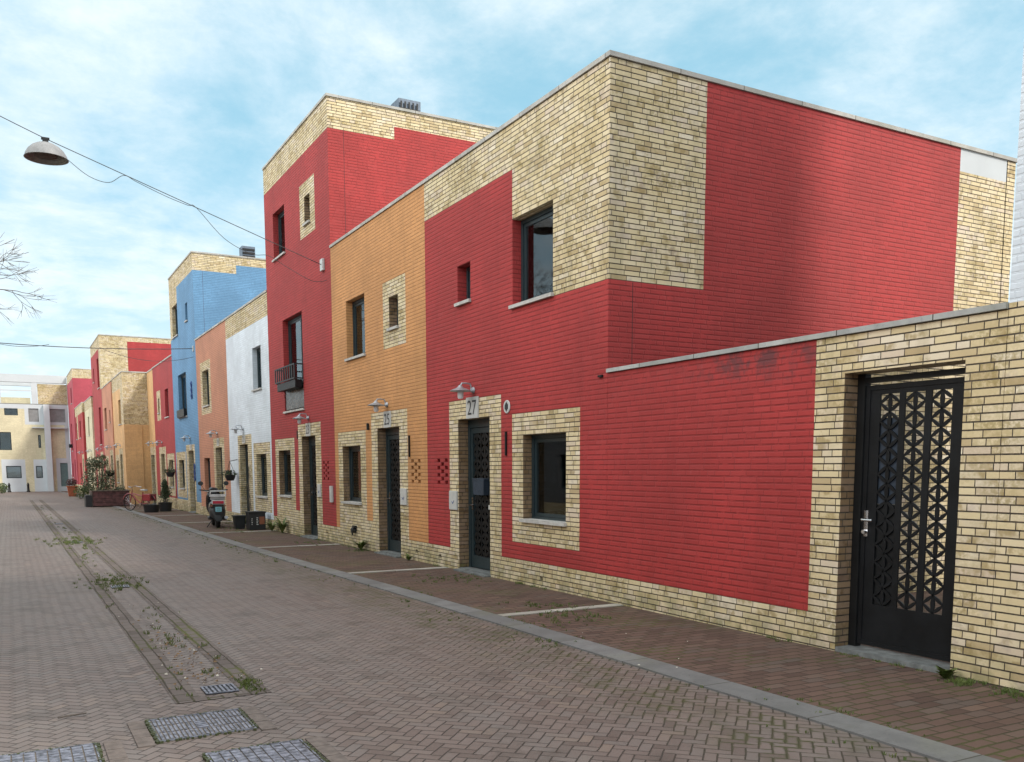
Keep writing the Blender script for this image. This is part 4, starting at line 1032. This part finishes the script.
def loft(secs,k=16):
    """secs: list of (y,zc,halfw,halfh,power)"""
    m=MB()
    for (y,zc,hw,hh,pw) in secs:
        for j in range(k):
            a=2*math.pi*j/k; c,s=math.cos(a),math.sin(a)
            m.v.append((hw*math.copysign(abs(c)**pw,c),y,zc+hh*math.copysign(abs(s)**pw,s)))
    for i in range(len(secs)-1):
        for j in range(k): m.f.append((i*k+j,i*k+(j+1)%k,(i+1)*k+(j+1)%k,(i+1)*k+j))
    m.f.append(tuple(range(k))); m.f.append(tuple(range((len(secs)-1)*k,len(secs)*k))[::-1]); return m
loft([(-.30,.62,.08,.10,.7),(-.22,.60,.15,.16,.7),(0,.55,.19,.20,.7),(.3,.52,.19,.22,.7),(.5,.45,.16,.2,.7),(.58,.36,.14,.12,.7)]).build('rear_body',M['scoot'],S,True)
loft([(.42,.26,.17,.05,.6),(.7,.22,.19,.04,.6),(1.0,.24,.18,.05,.6)]).build('footboard',M['plast'],S,True)
m=loft([(.0,.0,.2,.05,.7),(.35,.02,.21,.05,.7),(.55,.0,.13,.04,.7)]); 
m=MB(); 
loft([(.93,.62,.17,.33,.8),(1.0,.66,.20,.36,.8),(1.06,.68,.15,.32,.8)]).build('leg_shield',M['scoot'],S,True)
loft([(-.26,.80,.11,.04,.7),(-.1,.80,.15,.055,.7),(.2,.79,.15,.055,.7),(.48,.76,.10,.04,.7)]).build('seat',M['rubber'],S,True)
loft([(1.08,.43,.07,.04,.8),(1.28,.50,.075,.04,.8),(1.48,.38,.06,.03,.8)]).build('front_mudguard',M['scoot'],S,True)
loft([(-.37,.26,.09,.07,.8),(-.28,.40,.16,.16,.8),(-.12,.44,.19,.2,.8),(.1,.42,.19,.16,.8)]).build('rear_mudguard',M['plast'],S,True)
m=MB(); m.box(-.19,.19,-.44,-.16,.86,.885); m.box(-.19,-.17,-.44,-.41,.885,1.0); m.box(.17,.19,-.44,-.41,.885,1.0); m.box(-.19,.19,-.45,-.42,1.0,1.03); m.box(-.19,.19,-.45,-.43,.90,.925); m.box(-.17,.17,-.3,-.28,.78,.86); m.build('rear_rack',M['silver'],S,bevel=.004)
m=MB(); m.box(-.15,.15,-.40,-.30,.65,.77); m.build('tail_surround',M['silver'],S,bevel=.02)
m=MB(); m.box(-.13,.13,-.412,-.39,.67,.75); m.build('tail_light',M['tailred'],S,bevel=.008)
m=MB()
for s in (-1,1): m.box(s*.155-.02,s*.155+.02,-.405,-.37,.60,.64)
m.build('indicator',M['brownlab'],S)
m=MB(); m.box(-.07,.07,-.415,-.405,.46,.585); p=m.build('licence_plate',M['platecy'],S)
for j,z in ((0,.555),(1,.525),(2,.49)):
    m=MB(); m.box(-.05,.05,-.4165,-.4155,z-.007,z+.007)
    m.build('plate_line',M['ink'],p)
m=MB(); m.box(-.09,.09,-.402,-.385,.40,.63); m.build('plate_holder',M['plast'],S)
m=MB(); m.tube([(-.34,.92,1.02),(-.2,.98,1.0),(0,1.0,1.0),(.2,.98,1.0),(.34,.92,1.02)],.016,8); m.tube([(0,1.0,1.0),(0,1.28,.3)],.03,8); m.build('handlebar',M['plast'],S,True)
for s in (-1,1):
    m=MB(); m.tube([(s*.22,.97,1.02),(s*.30,.95,1.17)],.007,5); m.lathe([(0,-.01),(.06,-.008),(.065,.0),(.06,.01),(0,.012)],(s*.31,.94,1.20),12,Matrix.Rotation(R(85),4,'X')); m.build('mirror',M['plast'],S,True)
m=loft([(.96,1.0,.09,.07,.8),(1.06,1.0,.12,.09,.8),(1.14,.98,.08,.06,.8)]); m.build('headlight_cowl',M['scoot'],S,True)
m=MB(); m.tube([(.13,.3,.22),(.17,-.1,.25),(.18,-.36,.30)],.035,10,.045); m.build('exhaust',M['galv'],S,True)
m=MB(); m.tube([(-.1,.35,.2),(-.24,.3,.0)],.012,5); m.build('side_stand',M['black'],S)

# ------------------------------------------------------------------ bicycle
S.scale=(1.15,1,1.04)
B=empty('bicycle',(-1.62,40.1,0),'red bicycle with white grips leaning near the black tubs','bicycle',rz=R(38))
def bwheel(y):
    m=MB(); r=.34; Mx=Matrix.Translation((0,y,r))@Matrix.Rotation(R(90),4,'Y')
    m.lathe([(r-.035,-.012),(r-.01,-.02),(r,0),(r-.01,.02),(r-.035,.012),(r-.035,-.012)],(0,0,0),28,Mx); w=m.build('wheel',M['rubber'],B,True)
    m=MB()
    for i in range(14):
        a=i*math.pi*2/14; m.tube([(0,y,r),(0,y+(r-.03)*math.cos(a),r+(r-.03)*math.sin(a))],.003,4)
    m.tube([(-.04,y,r),(.04,y,r)],.02,8); m.build('spokes',M['chrome'],w)
bwheel(-.52); bwheel(.53)
m=MB()
for a,b in (((0,-.52,.34),(0,-.1,.28)),((0,-.1,.28),(0,.38,.62)),((0,-.1,.28),(0,-.22,.78)),((0,-.52,.34),(0,-.2,.68)),((0,-.2,.60),(0,.36,.72)),((0,.36,.85),(0,.42,.58)),((0,.42,.58),(0,.53,.34))): m.tube([a,b],.022,8)
m.build('frame',M['redpaint'],B,True)
m=MB()
for y in (-.52,.53):
    pts=[(0,y+.37*math.cos(t),.34+.37*math.sin(t)) for t in [R(q) for q in range(20,170,15)]]; m.tube(pts,.022,5)
m.build('mudguard',M['redpaint'],B,True)
m=MB(); m.tube([(-.27,.25,.98),(-.2,.36,1.02),(0,.38,.98),(.2,.36,1.02),(.27,.25,.98)],.013,8); m.tube([(0,.36,.84),(0,.38,.98)],.014,8); m.build('handlebar',M['chrome'],B,True)
m=MB(); m.tube([(-.27,.25,.98),(-.28,.14,.97)],.018,8); m.tube([(.27,.25,.98),(.28,.14,.97)],.018,8); m.build('grip',M['plate'],B,True)
loft([(-.38,.86,.10,.035,.8),(-.25,.86,.09,.035,.8),(-.08,.86,.03,.02,.8)]).build('saddle',M['plate'],B,True)
m=MB(); m.box(-.07,.07,-.78,-.3,.70,.72); m.tube([(0,-.7,.7),(0,-.54,.36)],.008,5); m.build('luggage_rack',M['chrome'],B)
m=MB(); m.box(-.19,-.09,-.75,-.38,.42,.70); m.box(.09,.19,-.75,-.38,.42,.70); m.build('pannier_bag',M['redpaint'],B,bevel=.02)
m=MB(); m.tube([(-.08,-.1,.28),(.08,-.1,.28)],.06,12); m.box(-.14,-.07,-.12,-.03,.13,.16); m.box(.07,.14,-.17,-.08,.40,.43); m.build('crank',M['chrome'],B)

# ------------------------------------------------------------------ bollards and far shrub
for i,(x,l) in enumerate(((-6.34,'left black pointed bollard at the end of the street'),(-4.95,'right black pointed bollard at the end of the street'))):
    m=MB(); m.lathe([(.14,0),(.15,.06),(.10,.12),(.085,.5),(.10,.56),(.10,.62),(.06,.68),(.05,.74),(0,.80)],(0,0,0),16); o=m.build('bollard',M['black'],None,True); o.location=(x,86,0); tag(o,l,'bollard','bollards at the end of the street')
shrub('round_shrub',-6.85,81.0,'round clipped green shrub in front of the white block at the left edge',[(0,0,.42,.45,.45,.42)],'leaf',900,.06,3,seed=23)
shrub('dark_shrub',-7.45,79.0,'dark reddish shrub cut off by the left edge of the photo',[(0,0,.8,.4,.5,.65)],'redleaf',900,.07,3,seed=24)

# ------------------------------------------------------------------ suspended lamp and cables
def sagline(a,b,s,n=24):
    a,b=Vector(a),Vector(b); return [a.lerp(b,t/n)+Vector((0,0,-s*4*(t/n)*(1-t/n))) for t in range(n+1)]
LP=Vector((-5.31,19.7,7.42))
lamp=empty('street_lamp',LP,'grey dome lamp hanging from the cable above the street','street lamp')
r=.37
m=MB(); prof=[(.0,.255),(.04,.255),(.06,.24),(.15,.22),(.24,.17),(.31,.10),(.355,.02),(r,-.04),(r+.012,-.045),(r-.008,-.05),(.34,.015),(.295,.09),(.22,.155),(.13,.2),(0,.22)]
m.lathe(prof,(0,0,0),36); m.build('lamp_shade',M['lampgrey'],lamp,True)
m=MB(); m.lathe([(0,.10),(.10,.095),(.18,.05),(.20,.0),(.19,-.005),(0,-.008)],(0,0,0),24); m.build('reflector',M['lampin'],lamp,True)
m=MB(); m.box(-.05,.05,-.03,.03,.25,.32); m.box(-.07,.07,-.035,.035,.30,.335); m.build('hanger',M['black'],lamp)
hang=LP+Vector((0,0,.32)); an=Vector((-.062,19.72,5.99)); opp=Vector((-10.7,19.7,10.0))
m=MB(); m.tube(sagline(an,hang,-.0,12),.008,5); m.tube(sagline(hang,opp,.06,12),.008,5)
o=m.build('lamp_cable',M['cable']); tag(o,'thin steel cable crossing the street and carrying the dome lamp','cable')
# slack electric lead looped under the cable
q=lambda t: an.lerp(hang,t)
pts=[Vector((-.01,19.5,5.62))]+[Vector((-.3,19.6,5.6)),Vector((-.8,19.7,5.85)),Vector((-1.2,19.7,6.05)),Vector((-1.55,19.7,6.05)),Vector((-2.1,19.7,6.3)),q(.49)]
pts+= [q(.52)+Vector((0,0,-.03)),q(.6)+Vector((0,0,-.05)),q(.7)+Vector((0,0,-.03)),q(.745)+Vector((0,0,-.02)),Vector((-4.25,19.7,7.1)),Vector((-4.6,19.7,7.17)),LP+Vector((.36,0,-.0))]
def smooth(pts,n=6):
    out=[]
    for i in range(len(pts)-1):
        p0=pts[max(i-1,0)];p1=pts[i];p2=pts[i+1];p3=pts[min(i+2,len(pts)-1)]
        for k in range(n):
            t=k/n; out.append(.5*((2*p1)+(p2-p0)*t+(2*p0-5*p1+4*p2-p3)*t*t+(3*p1-p0-3*p2+p3)*t**3))
    return out+[pts[-1]]
m=MB(); m.tube(smooth(pts),.006,5); o=m.build('lamp_lead',M['cable']); tag(o,'slack electric lead looping below the dome lamp cable','cable')
m=MB(); m.tube(sagline((-.052,35.66,6.0),(-10.7,35.66,6.1),.25),.014,5); o=m.build('span_cable',M['cable']); tag(o,'second cable crossing the street at the light blue house','cable')
m=MB(); m.tube(sagline((-.012,35.6,5.7),(-3.2,35.66,5.85),.3),.008,5); m.tube(sagline((-4.8,35.66,5.86),(-6.6,35.66,5.85),.12),.008,5); o=m.build('slack_lead',M['cable']); tag(o,'slack thin lead below the second street cable','cable')

# ------------------------------------------------------------------ bare tree at the left
def tree(x,y,h,seed,label):
    rn=random.Random(seed); e=empty('bare_tree',(x,y,0),label,'tree'); tr=MB(); br=MB()
    def grow(p,d,l,r,dep,mb):
        pts=[p]; q=p; dd=d
        for i in range(4):
            dd=(dd+Vector((rn.gauss(0,.13),rn.gauss(0,.13),rn.gauss(.03,.08)))).normalized(); q=q+dd*l/4; pts.append(q)
        mb.tube(pts,r,6 if dep<3 else 4,r*.6)
        if dep>=6: 
            for k in range(3):
                z=(dd+Vector((rn.gauss(0,.6),rn.gauss(0,.6),rn.gauss(0,.5)))).normalized(); br.tube([pts[rn.randint(1,4)],q+z*.22],.006,4,.003)
            return
        n=3
        for k in range(n):
            z=(dd+Vector((rn.gauss(0,.5),rn.gauss(0,.5),rn.gauss(0,.38)))).normalized()
            grow(pts[rn.randint(2,4)] if k else q,z,l*rn.uniform(.62,.82),max(.006,r*.6),dep+1,br)
    grow(Vector((0,0,0)),Vector((0.02,0,1)),h*.36,.15,0,tr)
    tr.build('trunk',M['bark'],e,True); br.build('crown',M['bark'],e); return e
tree(-8.3,31.0,11.6,12,'leafless tree whose twigs reach in at the left edge')

# ------------------------------------------------------------------ set everything on the sloping ground
GROUND={'planter','plant pot','tub','shrub','scooter','bicycle','bollard','crate','manhole cover','drain grate','plant','plants','tree'}
for o in list(COL.objects):
    if o.parent is None and o.get('category') in GROUND: o.location.z+=gz(o.location.y)
    if o.parent is None and o.name in ('weeds','litter','fallen_leaves','twig'):
        for v in o.data.vertices: v.co.z+=gz(v.co.y)
pl.scale=(1.1,1.1,1.15); pt.scale=(1.14,1.14,1.14)
for o in COL.objects:
    if o.parent is None and o.name.startswith(('tall_shrub','small_shrub')): o.scale=(1.15,1.15,1.15)
# ------------------------------------------------------------------ light, sky, camera
SD=Vector((3.1,-4.91,0)).normalized(); el=R(40); sd=Vector((SD.x*math.cos(el),SD.y*math.cos(el),math.sin(el)))
sun=bpy.data.lights.new('sun','SUN'); sun.energy=2.6; sun.angle=R(6.5); sun.color=(1,.94,.85)
so=bpy.data.objects.new('sun',sun); COL.objects.link(so); so.rotation_euler=(-sd).to_track_quat('-Z','Y').to_euler(); so.location=(20,-30,30)
w=bpy.data.worlds.new('World'); sc.world=w; w.use_nodes=True; nt=w.node_tree; n=N(nt); bg=nt.nodes['Background']
sky=n.node('ShaderNodeTexSky',sky_type='NISHITA'); sky.sun_disc=False; sky.sun_elevation=el; sky.sun_rotation=math.atan2(sd.x,sd.y); sky.air_density=1.0; sky.dust_density=1.0; sky.ozone_density=1.2
tc=n.node('ShaderNodeTexCoord'); d=tc.outputs['Generated']; dx,dy,dz=n.sep(d)
zz=n.m('ADD',n.m('MAXIMUM',dz,0.),.22)
pv=n.vec(n.m('DIVIDE',dx,zz),n.m('MULTIPLY',n.m('DIVIDE',dy,zz),1.0),0.)
c1=n.noise(pv,1.15,9,.62,.35); c2=n.noise(pv,4.0,7,.65,.2)
cl=n.m('ADD',n.m('MULTIPLY',c1,.75),n.m('MULTIPLY',c2,.25))
f=n.mr(cl,.33,.62); f=n.m('MULTIPLY',f,.95)
f=n.m('MAXIMUM',f,n.mr(dz,.0,.30,.85,0.))
base=n.mix(.5,sky.outputs[0],(5.0,10.0,12.0),'MIX')
shade=n.mix(n.mr(c2,.3,.7),(8.0,9.5,10.5),(9.6,10.4,10.7))
col=n.mix(f,base,shade)
# sky brightened out of view, overhead, sunward, west and behind, as added facade fill
dsun=n.node('ShaderNodeVectorMath',operation='DOT_PRODUCT'); n.L(d,dsun.inputs[0]); dsun.inputs[1].default_value=tuple(sd)
g1=n.mr(dz,.45,.9,0.,1.); g2=n.mr(dsun.outputs['Value'],.6,1.,0.,1.)
g3=n.m('MULTIPLY',n.mr(n.m('MULTIPLY',dx,-1.),.4,.9,0.,1.),n.mr(dz,.02,.3,.5,1.))
col=n.mix(n.m('MAXIMUM',n.m('MAXIMUM',g1,g2),g3),col,(12.2,12.0,11.6))
g4=n.mr(n.m('MULTIPLY',dy,-1.),.35,.9,0.,.15)
gain=n.m('ADD',n.m('ADD',1.,g4),n.m('ADD',n.m('MULTIPLY',g1,.25),n.m('ADD',n.m('MULTIPLY',g2,.5),n.m('MULTIPLY',g3,2.3))))
n.L(col,bg.inputs[0]); n.L(n.m('MULTIPLY',gain,.085),bg.inputs[1])
cam=bpy.data.cameras.new('camera'); co=bpy.data.objects.new('camera',cam); COL.objects.link(co); sc.camera=co
FPX=902.99; YP=565.52
cam.sensor_fit='HORIZONTAL'; cam.sensor_width=36; cam.lens=FPX/1024*36; cam.shift_y=(YP-381)/1024; cam.clip_end=3000; cam.clip_start=.05
yaw,pitch,roll=.505085,-.1087419,-.0027222
F=Vector((math.sin(yaw),math.cos(yaw),0)); r_=Vector((math.cos(yaw),-math.sin(yaw),0)); u=Vector((0,0,1))
f2=math.cos(pitch)*F+math.sin(pitch)*u; u2=math.cos(pitch)*u-math.sin(pitch)*F
r3=math.cos(roll)*r_+math.sin(roll)*u2; u3=math.cos(roll)*u2-math.sin(roll)*r_
co.matrix_world=Matrix(((r3.x,u3.x,-f2.x,-6.235),(r3.y,u3.y,-f2.y,0),(r3.z,u3.z,-f2.z,1.6),(0,0,0,1)))
sc.render.engine='CYCLES'; sc.render.resolution_x=1024; sc.render.resolution_y=762
sc.view_settings.view_transform='Standard'; sc.view_settings.look='None'; sc.view_settings.exposure=.35; sc.view_settings.gamma=1
sc.cycles.max_bounces=8; sc.cycles.transparent_max_bounces=12
try: sc.cycles.use_denoising=True
except Exception: pass
